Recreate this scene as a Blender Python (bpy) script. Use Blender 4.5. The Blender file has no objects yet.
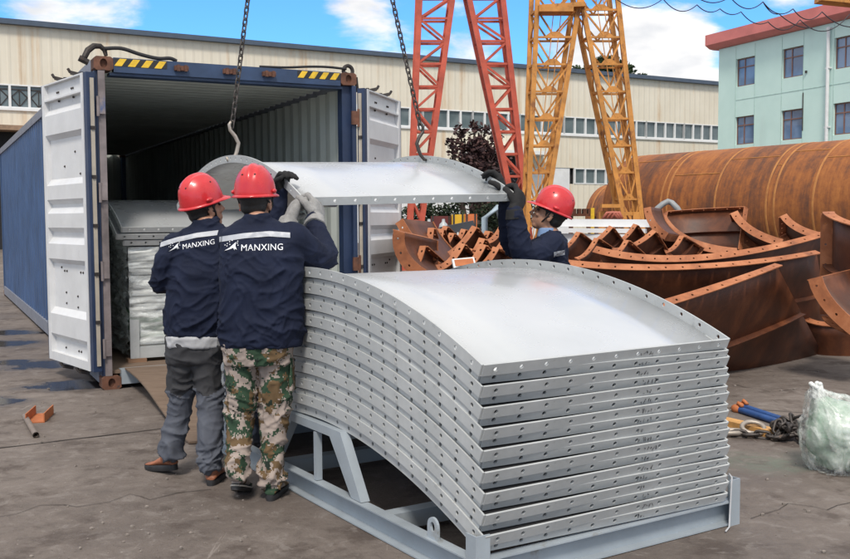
import bpy, bmesh, math, random
from mathutils import Vector, Matrix, noise
from mathutils.bvhtree import BVHTree
random.seed(7)
SC = bpy.context.scene
COL = SC.collection
PI = math.pi

# ---------------------------------------------------------------- camera
F, PITCH, CH, ROLL = 972.1, 0.0630, 1.4888, 0.005656
cam_data = bpy.data.cameras.new('camera')
cam_data.sensor_width = 36.0
cam_data.lens = F / 850.0 * 36.0
cam_data.clip_end = 3000
cam_data.clip_start = 0.05
cam = bpy.data.objects.new('camera', cam_data)
COL.objects.link(cam)
cam.matrix_world = (Matrix.Translation((0, 0, CH)) @ Matrix.Rotation(PI/2 - PITCH, 4, 'X')
                    @ Matrix.Rotation(-ROLL, 4, 'Z'))
SC.camera = cam

def at(px, py, Y):
    """World point seen at photo pixel (px, py) at the distance Y along the view axis on the ground."""
    X, U = px - 425.0, 279.5 - py
    cr, sr = math.cos(ROLL), math.sin(ROLL)
    X, U = X*cr + U*sr, -X*sr + U*cr
    c, s = math.cos(PITCH), math.sin(PITCH)
    d = Vector((X, F*c + U*s, -F*s + U*c))
    return Vector((0, 0, CH)) + d*(Y/d.y)

def ground_at(px, py, z=0.0):
    a = at(px, py, 1.0) - Vector((0, 0, CH))
    return Vector((0, 0, CH)) + a*((z - CH)/a.z)

# ---------------------------------------------------------------- world and sun
SUN_EL, SUN_AZ = math.radians(52), math.radians(182)     # azimuth from +Y, clockwise
world = bpy.data.worlds.new('World'); SC.world = world
world.use_nodes = True
wn, wl = world.node_tree.nodes, world.node_tree.links
wn.clear()
w_out = wn.new('ShaderNodeOutputWorld'); w_bg = wn.new('ShaderNodeBackground')
sky = wn.new('ShaderNodeTexSky'); sky.sky_type = 'NISHITA'; sky.sun_disc = False
sky.sun_elevation = SUN_EL; sky.sun_rotation = SUN_AZ
sky.air_density = 1.0; sky.dust_density = 0.6; sky.ozone_density = 2.0
w_bg.inputs['Strength'].default_value = 0.088
tc = wn.new('ShaderNodeTexCoord')
mp = wn.new('ShaderNodeMapping'); mp.inputs['Scale'].default_value = (1, 1, 2.6)
wl.new(tc.outputs['Generated'], mp.inputs['Vector'])
n1 = wn.new('ShaderNodeTexNoise'); n1.inputs['Scale'].default_value = 7.0
n1.inputs['Detail'].default_value = 9; n1.inputs['Roughness'].default_value = 0.58
n1.inputs['Distortion'].default_value = 0.25
wl.new(mp.outputs['Vector'], n1.inputs['Vector'])
acc = n1.outputs['Fac']
def wmath(op, a, b=None, clamp=False):
    m = wn.new('ShaderNodeMath'); m.operation = op; m.use_clamp = clamp
    for i, v in enumerate((a, b)):
        if v is None: continue
        if isinstance(v, (int, float)): m.inputs[i].default_value = v
        else: wl.new(v, m.inputs[i])
    return m.outputs[0]
# cloud banks stand in these directions of the sky (photo bearing), with radius and weight
for px, py, rad, wgt in ((650, 52, 0.055, 0.18), (560, 70, 0.05, 0.18), (470, 50, 0.035, 0.13), (695, 70, 0.045, 0.17), (610, 60, 0.05, 0.10), (80, 8, 0.045, 0.15), (135, 20, 0.03, 0.08), (30, 18, 0.03, 0.07),
                         (290, 40, 0.03, 0.19), (350, 6, 0.035, 0.17), (385, 40, 0.05, 0.15), (785, 4, 0.03, 0.12),
                         (255, 15, 0.08, -0.12), (520, 8, 0.05, -0.08), (20, 6, 0.03, -0.05), (415, 12, 0.03, -0.1)):
    d = (at(px, py, 10) - Vector((0, 0, CH))).normalized()
    dist = wn.new('ShaderNodeVectorMath'); dist.operation = 'DISTANCE'
    nrm = wn.new('ShaderNodeVectorMath'); nrm.operation = 'NORMALIZE'
    wl.new(tc.outputs['Generated'], nrm.inputs[0]); wl.new(nrm.outputs[0], dist.inputs[0])
    dist.inputs[1].default_value = d
    mr = wn.new('ShaderNodeMapRange'); mr.interpolation_type = 'SMOOTHSTEP'
    mr.inputs['From Min'].default_value = rad*1.7; mr.inputs['From Max'].default_value = 0.0
    mr.inputs['To Min'].default_value = 0; mr.inputs['To Max'].default_value = wgt
    wl.new(dist.outputs['Value'], mr.inputs['Value'])
    acc = wmath('ADD', acc, mr.outputs[0])
# overcast overhead: cloud cover grows towards the zenith
sep = wn.new('ShaderNodeSeparateXYZ'); wl.new(tc.outputs['Generated'], sep.inputs[0])
zc_ = wn.new('ShaderNodeMapRange'); zc_.interpolation_type = 'SMOOTHSTEP'
for k_, v_ in zip(('From Min','From Max','To Min','To Max'), (0.24, 0.45, 0.0, 0.22)): zc_.inputs[k_].default_value = v_
wl.new(sep.outputs['Z'], zc_.inputs['Value']); acc = wmath('ADD', acc, zc_.outputs[0])
yb_ = wn.new('ShaderNodeMapRange'); yb_.interpolation_type = 'SMOOTHSTEP'
for k_, v_ in zip(('From Min','From Max','To Min','To Max'), (0.75, 0.3, 0.0, 0.16)): yb_.inputs[k_].default_value = v_
wl.new(sep.outputs['Y'], yb_.inputs['Value']); acc = wmath('ADD', acc, yb_.outputs[0])
cr_ = wn.new('ShaderNodeMapRange'); cr_.interpolation_type = 'SMOOTHSTEP'
cr_.inputs['From Min'].default_value = 0.53; cr_.inputs['From Max'].default_value = 0.74
wl.new(acc, cr_.inputs['Value'])
sky_gain = wn.new('ShaderNodeMix'); sky_gain.data_type = 'RGBA'; sky_gain.blend_type = 'MULTIPLY'
sky_gain.inputs[0].default_value = 1.0; sky_gain.inputs[7].default_value = (0.42, 0.86, 1.36, 1)
wl.new(sky.outputs[0], sky_gain.inputs[6])
mixw = wn.new('ShaderNodeMix'); mixw.data_type = 'RGBA'
wl.new(cr_.outputs[0], mixw.inputs[0]); wl.new(sky_gain.outputs[2], mixw.inputs[6])
n2 = wn.new('ShaderNodeTexNoise'); n2.inputs['Scale'].default_value = 13; n2.inputs['Detail'].default_value = 6
wl.new(mp.outputs['Vector'], n2.inputs['Vector'])
cs_ = wn.new('ShaderNodeValToRGB'); cs_.color_ramp.elements[0].position = 0.35; cs_.color_ramp.elements[1].position = 0.6
cs_.color_ramp.elements[0].color = (4.9, 5.0, 5.2, 1); cs_.color_ramp.elements[1].color = (6.9, 6.75, 6.6, 1)
wl.new(n2.outputs['Fac'], cs_.inputs[0]); wl.new(cs_.outputs[0], mixw.inputs[7])
wl.new(mixw.outputs[2], w_bg.inputs['Color']); wl.new(w_bg.outputs[0], w_out.inputs[0])

sun_d = bpy.data.lights.new('sun', 'SUN'); sun_d.energy = 1.5; sun_d.angle = math.radians(11)
sun_d.color = (1.0, 0.92, 0.82)
sun = bpy.data.objects.new('sun', sun_d); COL.objects.link(sun)
sdir = Vector((math.sin(SUN_AZ)*math.cos(SUN_EL), math.cos(SUN_AZ)*math.cos(SUN_EL), math.sin(SUN_EL)))
sun.rotation_euler = sdir.to_track_quat('Z', 'Y').to_euler()
vs = SC.view_settings
SC.display_settings.display_device = 'sRGB'
vs.view_transform = 'Standard'; vs.look = 'None'; vs.exposure = 0.97; vs.gamma = 1.0
vs.use_curve_mapping = False
SC.cycles.max_bounces = 8
SC.cycles.use_denoising = True

# ---------------------------------------------------------------- mesh helpers
class MB:
    def __init__(s): s.v, s.f, s.m = [], [], []
    def add(s, vs_, fs, mi=0):
        o = len(s.v); s.v += [Vector(p) for p in vs_]
        s.f += [tuple(i + o for i in f) for f in fs]; s.m += [mi]*len(fs)
        return s
    def box8(s, p, mi=0):
        return s.add(p, [(3,2,1,0),(4,5,6,7),(0,1,5,4),(1,2,6,5),(2,3,7,6),(3,0,4,7)], mi)
    def box(s, x0, x1, y0, y1, z0, z1, mi=0, T=None):
        p = [Vector(q) for q in ((x0,y0,z0),(x1,y0,z0),(x1,y1,z0),(x0,y1,z0),(x0,y0,z1),(x1,y0,z1),(x1,y1,z1),(x0,y1,z1))]
        if T: p = [T @ q for q in p]
        return s.box8(p, mi)
    def bar(s, a, b, w, h=None, up=(0,0,1), mi=0):
        a, b = Vector(a), Vector(b); h = h or w
        d = (b - a).normalized(); u = Vector(up)
        if abs(d.dot(u)) > 0.98: u = Vector((1, 0, 0))
        r = d.cross(u).normalized(); u = r.cross(d)
        p = []
        for e in (a, b):
            p += [e - r*w/2 - u*h/2, e + r*w/2 - u*h/2, e + r*w/2 + u*h/2, e - r*w/2 + u*h/2]
        return s.box8(p, mi)
    def tube(s, pts, r, n=10, closed=False, mi=0, cap=True):
        pts = [Vector(p) for p in pts]; m = len(pts)
        rs = r if isinstance(r, (list, tuple)) else [r]*m
        fr = None; vs_ = []
        for i, p in enumerate(pts):
            if closed: d = pts[(i+1) % m] - pts[i-1]
            else: d = pts[min(i+1, m-1)] - pts[max(i-1, 0)]
            d = d.normalized()
            if fr is None:
                fr = d.orthogonal().normalized()
            fr = (fr - d*fr.dot(d)).normalized()
            b = d.cross(fr)
            for k in range(n):
                t = 2*PI*k/n
                vs_.append(p + (fr*math.cos(t) + b*math.sin(t))*rs[i])
        fs = []
        for i in range(m if closed else m-1):
            j = (i+1) % m
            for k in range(n):
                k2 = (k+1) % n
                fs.append((i*n+k, i*n+k2, j*n+k2, j*n+k))
        if not closed and cap:
            fs.append(tuple(range(n))[::-1]); fs.append(tuple((m-1)*n + k for k in range(n)))
        return s.add(vs_, fs, mi)
    def grid(s, fn, nu, nv, mi=0):
        vs_ = [fn(i/nu, j/nv) for j in range(nv+1) for i in range(nu+1)]
        fs = [(j*(nu+1)+i, j*(nu+1)+i+1, (j+1)*(nu+1)+i+1, (j+1)*(nu+1)+i) for j in range(nv) for i in range(nu)]
        return s.add(vs_, fs, mi)
    def prism(s, poly, vec, mi=0):
        n = len(poly); a = [Vector(p) for p in poly]; v = Vector(vec)
        fs = [tuple(range(n))[::-1], tuple(range(n, 2*n))] + [(i, (i+1) % n, (i+1) % n + n, i+n) for i in range(n)]
        return s.add(a + [p + v for p in a], fs, mi)
    def ellipsoid(s, c, rad, axes=None, nu=20, nv=12, mi=0):
        c = Vector(c); ax = axes or (Vector((1,0,0)), Vector((0,1,0)), Vector((0,0,1)))
        vs_, fs = [], []
        for j in range(nv+1):
            th = PI*j/nv
            th = min(max(th, 0.02), PI-0.02)
            for i in range(nu):
                ph = 2*PI*i/nu
                vs_.append(c + ax[0]*rad[0]*math.sin(th)*math.cos(ph) + ax[1]*rad[1]*math.sin(th)*math.sin(ph) + ax[2]*rad[2]*math.cos(th))
        for j in range(nv):
            for i in range(nu):
                i2 = (i+1) % nu
                fs.append((j*nu+i, (j+1)*nu+i, (j+1)*nu+i2, j*nu+i2))
        fs.append(tuple(range(nu))); fs.append(tuple(nv*nu + i for i in range(nu))[::-1])
        return s.add(vs_, fs, mi)
    def loft(s, rings, cap=True, mi=0):
        n = len(rings[0]); vs_ = [p for r in rings for p in r]; fs = []
        for i in range(len(rings)-1):
            for k in range(n):
                k2 = (k+1) % n
                fs.append((i*n+k, i*n+k2, (i+1)*n+k2, (i+1)*n+k))
        if cap:
            fs.append(tuple(range(n))[::-1]); fs.append(tuple((len(rings)-1)*n + k for k in range(n)))
        return s.add(vs_, fs, mi)
    def tri(s, T):
        s.v = [T @ p for p in s.v]; return s
    def mesh(s, name, recalc=True):
        me = bpy.data.meshes.new(name)
        me.from_pydata([tuple(p) for p in s.v], [], s.f)
        me.polygons.foreach_set('material_index', s.m)
        if recalc:
            bm = bmesh.new(); bm.from_mesh(me)
            bmesh.ops.recalc_face_normals(bm, faces=bm.faces)
            bm.to_mesh(me); bm.free()
        me.update()
        return me
    def build(s, name, mats, parent=None, smooth=None, recalc=True):
        return put(name, s.mesh(name, recalc), mats, parent, smooth)

LOCAL = set()
def offset_of(o):
    v = Vector((0, 0, 0))
    while o is not None:
        v += o.location; o = o.parent
    return v

def put(name, me, mats, parent=None, smooth=None):
    """Link a mesh. Mesh coordinates are world coordinates when its thing is unrotated, local ones when it is rotated."""
    o = bpy.data.objects.new(name, me); COL.objects.link(o)
    if not isinstance(mats, (list, tuple)): mats = [mats]
    if len(me.materials): me.materials.clear()
    for m in mats: me.materials.append(m)
    if smooth is True:
        me.polygons.foreach_set('use_smooth', [True]*len(me.polygons))
    elif smooth:
        me.set_sharp_from_angle(angle=math.radians(smooth)); 
    if parent is not None:
        o.parent = parent
        root = parent
        while root.parent: root = root.parent
        if root.name not in LOCAL:
            off = offset_of(parent)
            if off.length > 0: me.transform(Matrix.Translation(-off))
    return o

def tag(o, label, cat, group=None, kind=None):
    if label: o['label'] = label
    if cat: o['category'] = cat
    if group: o['group'] = group
    if kind: o['kind'] = kind
    return o

def thing(name, label, cat, loc=(0,0,0), rotz=None, group=None):
    o = bpy.data.objects.new(name, None); COL.objects.link(o)
    o.location = loc; o.empty_display_size = 0.1
    if rotz is not None:
        o.rotation_euler = (0, 0, rotz); LOCAL.add(o.name)
    return tag(o, label, cat, group)

def base_origin(o):
    """Move a single-mesh thing's origin to the middle of its base."""
    me = o.data; xs = [v.co for v in me.vertices]
    c = Vector(((min(p.x for p in xs)+max(p.x for p in xs))/2, (min(p.y for p in xs)+max(p.y for p in xs))/2, min(p.z for p in xs)))
    me.transform(Matrix.Translation(-c)); o.location = c
    return o

def struct(o):
    o['kind'] = 'structure'; return o

def copy_tree(o, parent=None):
    c = o.copy(); COL.objects.link(c); c.parent = parent
    for ch in list(o.children): copy_tree(ch, c)
    return c

def remesh(mb, voxel, smooth_it=4, fac=0.5, disp=None):
    """Union of overlapping shapes as one continuous mesh."""
    me = mb.mesh('tmp'); o = bpy.data.objects.new('tmp', me); COL.objects.link(o)
    r = o.modifiers.new('r', 'REMESH'); r.mode = 'VOXEL'; r.voxel_size = voxel
    if smooth_it:
        sm = o.modifiers.new('s', 'SMOOTH'); sm.iterations = smooth_it; sm.factor = fac
    dg = bpy.context.evaluated_depsgraph_get(); dg.update()
    out = bpy.data.meshes.new_from_object(o.evaluated_get(dg))
    bpy.data.objects.remove(o); bpy.data.meshes.remove(me)
    if disp:
        ns = [v.normal.copy() for v in out.vertices]
        for v, n in zip(out.vertices, ns):
            v.co = v.co + n*disp(v.co, n)
    out.update()
    return out

# ---------------------------------------------------------------- materials
class Mat:
    def __init__(s, name, rough=0.6, metal=0.0, spec=0.5):
        s.m = bpy.data.materials.new(name); s.m.use_nodes = True
        s.n, s.l = s.m.node_tree.nodes, s.m.node_tree.links
        s.b = s.n['Principled BSDF']
        s.b.inputs['Roughness'].default_value = rough
        s.b.inputs['Metallic'].default_value = metal
        s.b.inputs['Specular IOR Level'].default_value = spec
        s._tc = None
    def tc(s, which='Object'):
        if s._tc is None: s._tc = s.n.new('ShaderNodeTexCoord')
        return s._tc.outputs[which]
    def mapping(s, scale=(1,1,1), loc=(0,0,0), which='Object', rot=(0,0,0)):
        m = s.n.new('ShaderNodeMapping'); m.inputs['Scale'].default_value = scale
        m.inputs['Location'].default_value = loc; m.inputs['Rotation'].default_value = rot
        s.l.new(s.tc(which), m.inputs['Vector']); return m.outputs[0]
    def noise(s, scale=5, detail=4, rough=0.55, vec=None, dist=0.0):
        t = s.n.new('ShaderNodeTexNoise'); t.inputs['Scale'].default_value = scale
        t.inputs['Detail'].default_value = detail; t.inputs['Roughness'].default_value = rough
        t.inputs['Distortion'].default_value = dist
        s.l.new(vec if vec is not None else s.tc(), t.inputs['Vector']); return t.outputs['Fac']
    def voronoi(s, scale=5, vec=None, feature='F1', out='Distance'):
        t = s.n.new('ShaderNodeTexVoronoi'); t.feature = feature; t.inputs['Scale'].default_value = scale
        s.l.new(vec if vec is not None else s.tc(), t.inputs['Vector']); return t.outputs[out]
    def rng(s, x, a, b, c=0.0, d=1.0):
        t = s.n.new('ShaderNodeMapRange'); t.interpolation_type = 'SMOOTHSTEP'
        for k, v in zip(('From Min','From Max','To Min','To Max'), (a,b,c,d)): t.inputs[k].default_value = v
        s.l.new(x, t.inputs['Value']); return t.outputs[0]
    def math(s, op, a, b=0.0):
        t = s.n.new('ShaderNodeMath'); t.operation = op
        for i, v in enumerate((a, b)):
            if isinstance(v, (int, float)): t.inputs[i].default_value = v
            else: s.l.new(v, t.inputs[i])
        return t.outputs[0]
    def mix(s, fac, a, b, blend='MIX'):
        t = s.n.new('ShaderNodeMix'); t.data_type = 'RGBA'; t.blend_type = blend
        for i, v in ((0, fac), (6, a), (7, b)):
            if isinstance(v, (int, float)): t.inputs[i].default_value = v
            elif isinstance(v, (tuple, list)): t.inputs[i].default_value = (*v[:3], 1)
            else: s.l.new(v, t.inputs[i])
        return t.outputs[2]
    def ramp(s, x, stops, interp='LINEAR'):
        t = s.n.new('ShaderNodeValToRGB'); t.color_ramp.interpolation = interp
        e = t.color_ramp.elements
        while len(e) < len(stops): e.new(0.5)
        for el, (p, c) in zip(e, stops): el.position = p; el.color = (*c[:3], 1)
        s.l.new(x, t.inputs[0]); return t.outputs[0]
    def color(s, c):
        if isinstance(c, (tuple, list)): s.b.inputs['Base Color'].default_value = (*c[:3], 1)
        else: s.l.new(c, s.b.inputs['Base Color'])
        return s
    def rough(s, x): s.l.new(x, s.b.inputs['Roughness']); return s
    def bump(s, h, strength=0.3, dist=0.01):
        t = s.n.new('ShaderNodeBump'); t.inputs['Strength'].default_value = strength
        t.inputs['Distance'].default_value = dist
        s.l.new(h, t.inputs['Height']); s.l.new(t.outputs[0], s.b.inputs['Normal']); return s

def simple(name, c, rough=0.6, metal=0.0, var=0.12, scale=4.0, bump=0.0, spec=0.5, which='Object'):
    m = Mat(name, rough, metal, spec)
    n = m.noise(scale, 6, 0.62, m.tc(which))
    lo = tuple(x*(1-var*1.6) for x in c); hi = tuple(min(1, x*(1+var)) for x in c)
    m.color(m.ramp(n, [(0.3, lo), (0.7, hi)]))
    if bump: m.bump(m.noise(scale*12, 4, 0.6, m.tc(which)), bump, 0.004)
    return m.m

def worn(name, c, wear, amt=0.5, rough=0.5, metal=0.0, scale=3.0, stretch=(1,1,1), var=0.1, bump=0.12):
    """Paint with worn, rusty or dirty patches that have a shape of their own."""
    m = Mat(name, rough, metal)
    v = m.mapping(stretch)
    big = m.noise(scale, 8, 0.68, v)
    lo = tuple(x*(1-var*1.6) for x in c); hi = tuple(min(1, x*(1+var)) for x in c)
    base = m.ramp(m.noise(scale*0.7, 4, 0.6), [(0.3, lo), (0.7, hi)])
    f = m.rng(big, 0.72 - amt*0.25, 0.84 - amt*0.2)
    m.color(m.mix(f, base, wear))
    m.rough(m.rng(big, 0.3, 0.8, rough*0.9, min(1, rough*1.35)))
    m.bump(m.noise(scale*14, 4, 0.6), bump, 0.004)
    return m.m

M = {}
# plates: grey painted steel
m = Mat('plate_grey', 0.3, 0.3, 0.5)
n = m.noise(1.6, 5, 0.55); c = m.ramp(n, [(0.3, (0.50,0.525,0.545)), (0.7, (0.58,0.60,0.62))])
c = m.mix(m.rng(m.noise(2.6, 7, 0.7, m.mapping((1,0.35,1),(3,2,0))), 0.60, 0.74, 0, 0.35), c, (0.40,0.415,0.42))
m.color(c); m.rough(m.rng(m.noise(1.9, 5, 0.6, m.mapping((1,1,1),(7,1,0))), 0.3, 0.7, 0.20, 0.32)); m.bump(m.noise(1.1, 2, 0.5), 0.05, 0.02)
M['plate'] = m.m
m = Mat('flange_grey', 0.5, 0.15, 0.45)
n = m.noise(6, 7, 0.66); c = m.ramp(n, [(0.3, (0.40,0.42,0.425)), (0.7, (0.50,0.52,0.525))])
c = m.mix(m.rng(m.noise(10, 6, 0.7, m.mapping((1,1,1),(3,5,0))), 0.58, 0.70, 0, 0.5), c, (0.27,0.28,0.275))
c = m.mix(m.rng(m.noise(3, 6, 0.75, m.mapping((22,1.4,3),(1,1,1))), 0.66, 0.71, 0, 0.5), c, (0.55,0.57,0.57))
c = m.mix(m.rng(m.noise(4, 6, 0.75, m.mapping((2.2,12,9),(5,1,1))), 0.67, 0.72, 0, 0.5), c, (0.22,0.225,0.22))
m.color(c); m.bump(m.noise(60, 4, 0.6), 0.08, 0.002); M['flange'] = m.m
M['frame_blue'] = worn('frame_blue', (0.31,0.355,0.395), (0.22,0.21,0.185), 0.5, 0.42, 0.0, 5)
M['ink'] = simple('ink', (0.02,0.02,0.025), 0.8)
M['cont_blue'] = worn('cont_blue', (0.040,0.085,0.19), (0.15,0.085,0.055), 0.25, 0.42, 0, 2.2, (1.4,1.4,0.5), 0.2)
M['cont_in'] = worn('cont_inside', (0.47,0.51,0.48), (0.24,0.20,0.16), 0.3, 0.55, 0, 2.0, (1,1,0.4))
M['cont_white'] = worn('cont_white', (0.64,0.65,0.66), (0.33,0.29,0.25), 0.32, 0.4, 0, 6.0, (1,1,0.7), 0.05)
M['cont_rust'] = worn('casting_rust', (0.15,0.065,0.04), (0.06,0.05,0.05), 0.6, 0.8, 0, 12, (1,1,1), 0.35, 0.4)
M['post'] = worn('post_steel', (0.20,0.17,0.17), (0.06,0.10,0.22), 0.6, 0.55, 0.1, 7, (1,1,0.5), 0.3)
M['navy_steel'] = worn('navy_steel', (0.018,0.035,0.085), (0.14,0.07,0.04), 0.25, 0.45, 0, 4, (1,1,0.5), 0.2)
M['rubber'] = simple('rubber', (0.02,0.02,0.022), 0.75)
M['hazard_y'] = simple('hazard_yellow', (0.75,0.48,0.03), 0.5, 0, 0.15, 20)
M['hazard_k'] = simple('hazard_black', (0.02,0.02,0.02), 0.5)
M['steel_dark'] = worn('steel_dark', (0.055,0.048,0.045), (0.13,0.07,0.045), 0.6, 0.6, 0.5, 20, (1,1,1), 0.3)
M['chain'] = worn('chain_steel', (0.085,0.075,0.07), (0.20,0.12,0.08), 0.5, 0.5, 0.6, 25, (1,1,1), 0.3)
M['hook'] = worn('hook_steel', (0.36,0.32,0.28), (0.16,0.11,0.08), 0.4, 0.45, 0.5, 25)
M['jacket'] = None
m = Mat('jacket_navy', 0.82, 0, 0.25)
m.color(m.ramp(m.noise(9, 5, 0.6), [(0.3, (0.006,0.0095,0.025)), (0.7, (0.0105,0.016,0.040))]))
m.bump(m.noise(55, 5, 0.65, m.mapping((1,1,0.5))), 0.25, 0.006); M['jacket'] = m.m
M['reflective'] = simple('reflective_tape', (0.42,0.44,0.48), 0.45, 0, 0.06, 30)
M['print_white'] = simple('print_white', (0.78,0.80,0.84), 0.6, 0, 0.04, 30)
m = Mat('camo_cloth', 0.9, 0, 0.2)
sn = m.n.new('ShaderNodeVectorMath'); sn.operation = 'SNAP'; sn.inputs[1].default_value = (0.0062,0.0062,0.0062)
m.l.new(m.mapping((1,1,0.85)), sn.inputs[0])
na = m.noise(11.5, 4, 0.62, sn.outputs[0]); 
mp2 = m.n.new('ShaderNodeVectorMath'); mp2.operation = 'ADD'; mp2.inputs[1].default_value = (3.7,9.1,5.3)
m.l.new(sn.outputs[0], mp2.inputs[0]); nb = m.noise(11.0, 4, 0.62, mp2.outputs[0])
mp3 = m.n.new('ShaderNodeVectorMath'); mp3.operation = 'ADD'; mp3.inputs[1].default_value = (13.7,1.1,7.3)
m.l.new(sn.outputs[0], mp3.inputs[0]); nc = m.noise(14.0, 4, 0.62, mp3.outputs[0])
c = m.ramp(na, [(0.0, (0.33,0.275,0.245)), (0.52, (0.032,0.062,0.038))], 'CONSTANT')
c = m.mix(m.math('GREATER_THAN', nb, 0.56), c, (0.13,0.085,0.045))
c = m.mix(m.math('GREATER_THAN', nc, 0.63), c, (0.018,0.028,0.022))
m.color(c); m.bump(m.noise(60, 5, 0.6), 0.2, 0.005); M['camo'] = m.m
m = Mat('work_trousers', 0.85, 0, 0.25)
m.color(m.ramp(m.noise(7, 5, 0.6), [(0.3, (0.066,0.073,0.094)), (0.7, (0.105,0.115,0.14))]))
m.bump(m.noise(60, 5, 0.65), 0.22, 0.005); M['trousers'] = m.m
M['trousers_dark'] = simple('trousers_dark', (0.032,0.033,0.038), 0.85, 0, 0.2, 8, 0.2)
M['shirt'] = simple('shirt_grey', (0.42,0.43,0.45), 0.85, 0, 0.1, 9, 0.2)
M['shirt_blue'] = simple('shirt_blue', (0.20,0.32,0.55), 0.85, 0, 0.1, 9, 0.2)
m = Mat('helmet_red', 0.26, 0, 0.5)
c = m.ramp(m.noise(14, 6, 0.65), [(0.25, (0.46,0.016,0.022)), (0.75, (0.60,0.028,0.036))])
c = m.mix(m.rng(m.noise(22, 8, 0.75, m.mapping((1,1,0.6))), 0.62, 0.74, 0, 0.4), c, (0.66,0.20,0.19))
c = m.mix(m.rng(m.noise(60, 3, 0.6, m.mapping((1,1,1),(4,2,1))), 0.72, 0.76, 0, 0.8), c, (0.20,0.05,0.05)); m.color(c)
m.rough(m.rng(m.noise(9, 6, 0.7), 0.3, 0.75, 0.22, 0.5)); m.b.inputs['Coat Weight'].default_value = 0.25
m.bump(m.noise(70, 3, 0.6), 0.05, 0.002); M['helmet'] = m.m
M['strap'] = simple('strap_black', (0.012,0.012,0.014), 0.7)
m = Mat('skin', 0.5, 0, 0.4); m.color(m.ramp(m.noise(30, 5, 0.6), [(0.3, (0.36,0.19,0.125)), (0.7, (0.47,0.26,0.18))]))
m.b.inputs['Subsurface Weight'].default_value = 0.08; m.b.inputs['Subsurface Radius'].default_value = (0.01,0.004,0.002); M['skin'] = m.m
M['hair'] = simple('hair_black', (0.010,0.009,0.009), 0.6, 0, 0.3, 90, 0.4)
m = Mat('glove_grey', 0.95, 0, 0.1); m.color(m.ramp(m.noise(22, 6, 0.7), [(0.3, (0.20,0.20,0.20)), (0.7, (0.34,0.34,0.335))]))
m.bump(m.voronoi(260), 0.5, 0.003); M['glove_grey'] = m.m
M['glove_black'] = simple('glove_black', (0.009,0.009,0.010), 0.85, 0, 0.2, 30, 0.3)
M['shoe_black'] = simple('shoe_black', (0.02,0.02,0.022), 0.6, 0, 0.2, 20, 0.2)
M['shoe_brown'] = simple('shoe_brown', (0.30,0.11,0.055), 0.6, 0, 0.2, 20, 0.2)
M['sole_white'] = simple('sole_edge', (0.5,0.47,0.42), 0.7)
M['eye'] = simple('eye', (0.05,0.035,0.03), 0.2)
def film_mat(name, tint, lo, hi, scale, stretch):
    # thin clear film: crumples read as milky glossy streaks over what lies under it
    m = Mat(name, 0.12, 0, 0.9)
    v = m.mapping(stretch); n = m.noise(scale, 8, 0.72, v, 1.2); n2 = m.noise(scale*2.7, 6, 0.7, v, 0.6)
    m.color(tint); m.bump(m.math('ADD', n, m.math('MULTIPLY', n2, 0.3)), 0.6, 0.02)
    tr = m.n.new('ShaderNodeBsdfTransparent'); mx = m.n.new('ShaderNodeMixShader')
    out = next(k for k in m.n if k.type == 'OUTPUT_MATERIAL')
    m.l.new(m.rng(n, 0.40, 0.68, lo, hi), mx.inputs[0]); m.l.new(tr.outputs[0], mx.inputs[1]); m.l.new(m.b.outputs[0], mx.inputs[2])
    m.l.new(mx.outputs[0], out.inputs['Surface']); return m.m
# rusty things
def rust(name, cols, scale, stretch=(1,1,1), rough=0.75, metal=0.0, bump=0.25):
    m = Mat(name, rough, metal)
    v = m.mapping(stretch); n = m.noise(scale, 9, 0.66, v, 0.3)
    m.color(m.ramp(n, cols)); m.bump(m.noise(scale*15, 4, 0.65), bump, 0.004)
    return m.m
M['form_face'] = rust('form_face', [(0.25,(0.026,0.0095,0.005)),(0.5,(0.085,0.025,0.0095)),(0.75,(0.20,0.064,0.022))], 2.6, (1,1,0.6), 0.55)
M['form_edge'] = rust('form_edge', [(0.25,(0.15,0.050,0.024)),(0.5,(0.37,0.130,0.052)),(0.75,(0.52,0.215,0.10))], 4, (1,1,1), 0.7)
M['orange_steel'] = rust('orange_steel', [(0.3,(0.34,0.10,0.035)),(0.7,(0.50,0.17,0.06))], 9)
M['wood'] = rust('ply_wood', [(0.25,(0.10,0.067,0.048)),(0.5,(0.16,0.112,0.08)),(0.8,(0.215,0.16,0.12))], 5, (1,6,1), 0.8)
M['timber'] = rust('timber', [(0.25,(0.18,0.10,0.06)),(0.75,(0.30,0.18,0.11))], 9, (1,1,4), 0.85)
M['crane_red'] = worn('crane_red', (0.48,0.085,0.047), (0.23,0.06,0.04), 0.4, 0.5, 0, 4, (1,1,0.4), 0.18)
M['crane_yellow'] = worn('crane_yellow', (0.55,0.24,0.05), (0.22,0.085,0.03), 0.8, 0.6, 0, 5, (1,1,0.5), 0.2)
# ================================================================ ground
m = Mat('yard_concrete', 0.8, 0, 0.35)
big = m.noise(0.45, 8, 0.62); mid = m.noise(2.3, 9, 0.68, m.mapping((1,1,1), (5,3,0)))
fine = m.noise(38, 5, 0.7)
c = m.ramp(big, [(0.3,(0.106,0.087,0.076)),(0.52,(0.155,0.130,0.115)),(0.72,(0.205,0.177,0.160))])
c = m.mix(m.rng(mid, 0.50, 0.64, 0, 0.85), c, (0.072,0.055,0.047))
mot = m.noise(7.5, 7, 0.7, m.mapping((1,1,1),(11,4,0)), 0.6)
c = m.mix(m.rng(mot, 0.50, 0.66, 0, 0.55), c, (0.095,0.079,0.070))
c = m.mix(m.rng(mot, 0.48, 0.34, 0, 0.5), c, (0.24,0.215,0.198))
c = m.mix(m.rng(m.noise(1.4, 10, 0.72, m.mapping((1,1,1),(9,2,0)), 0.8), 0.60, 0.70, 0, 0.5), c, (0.25,0.222,0.203))
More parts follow.
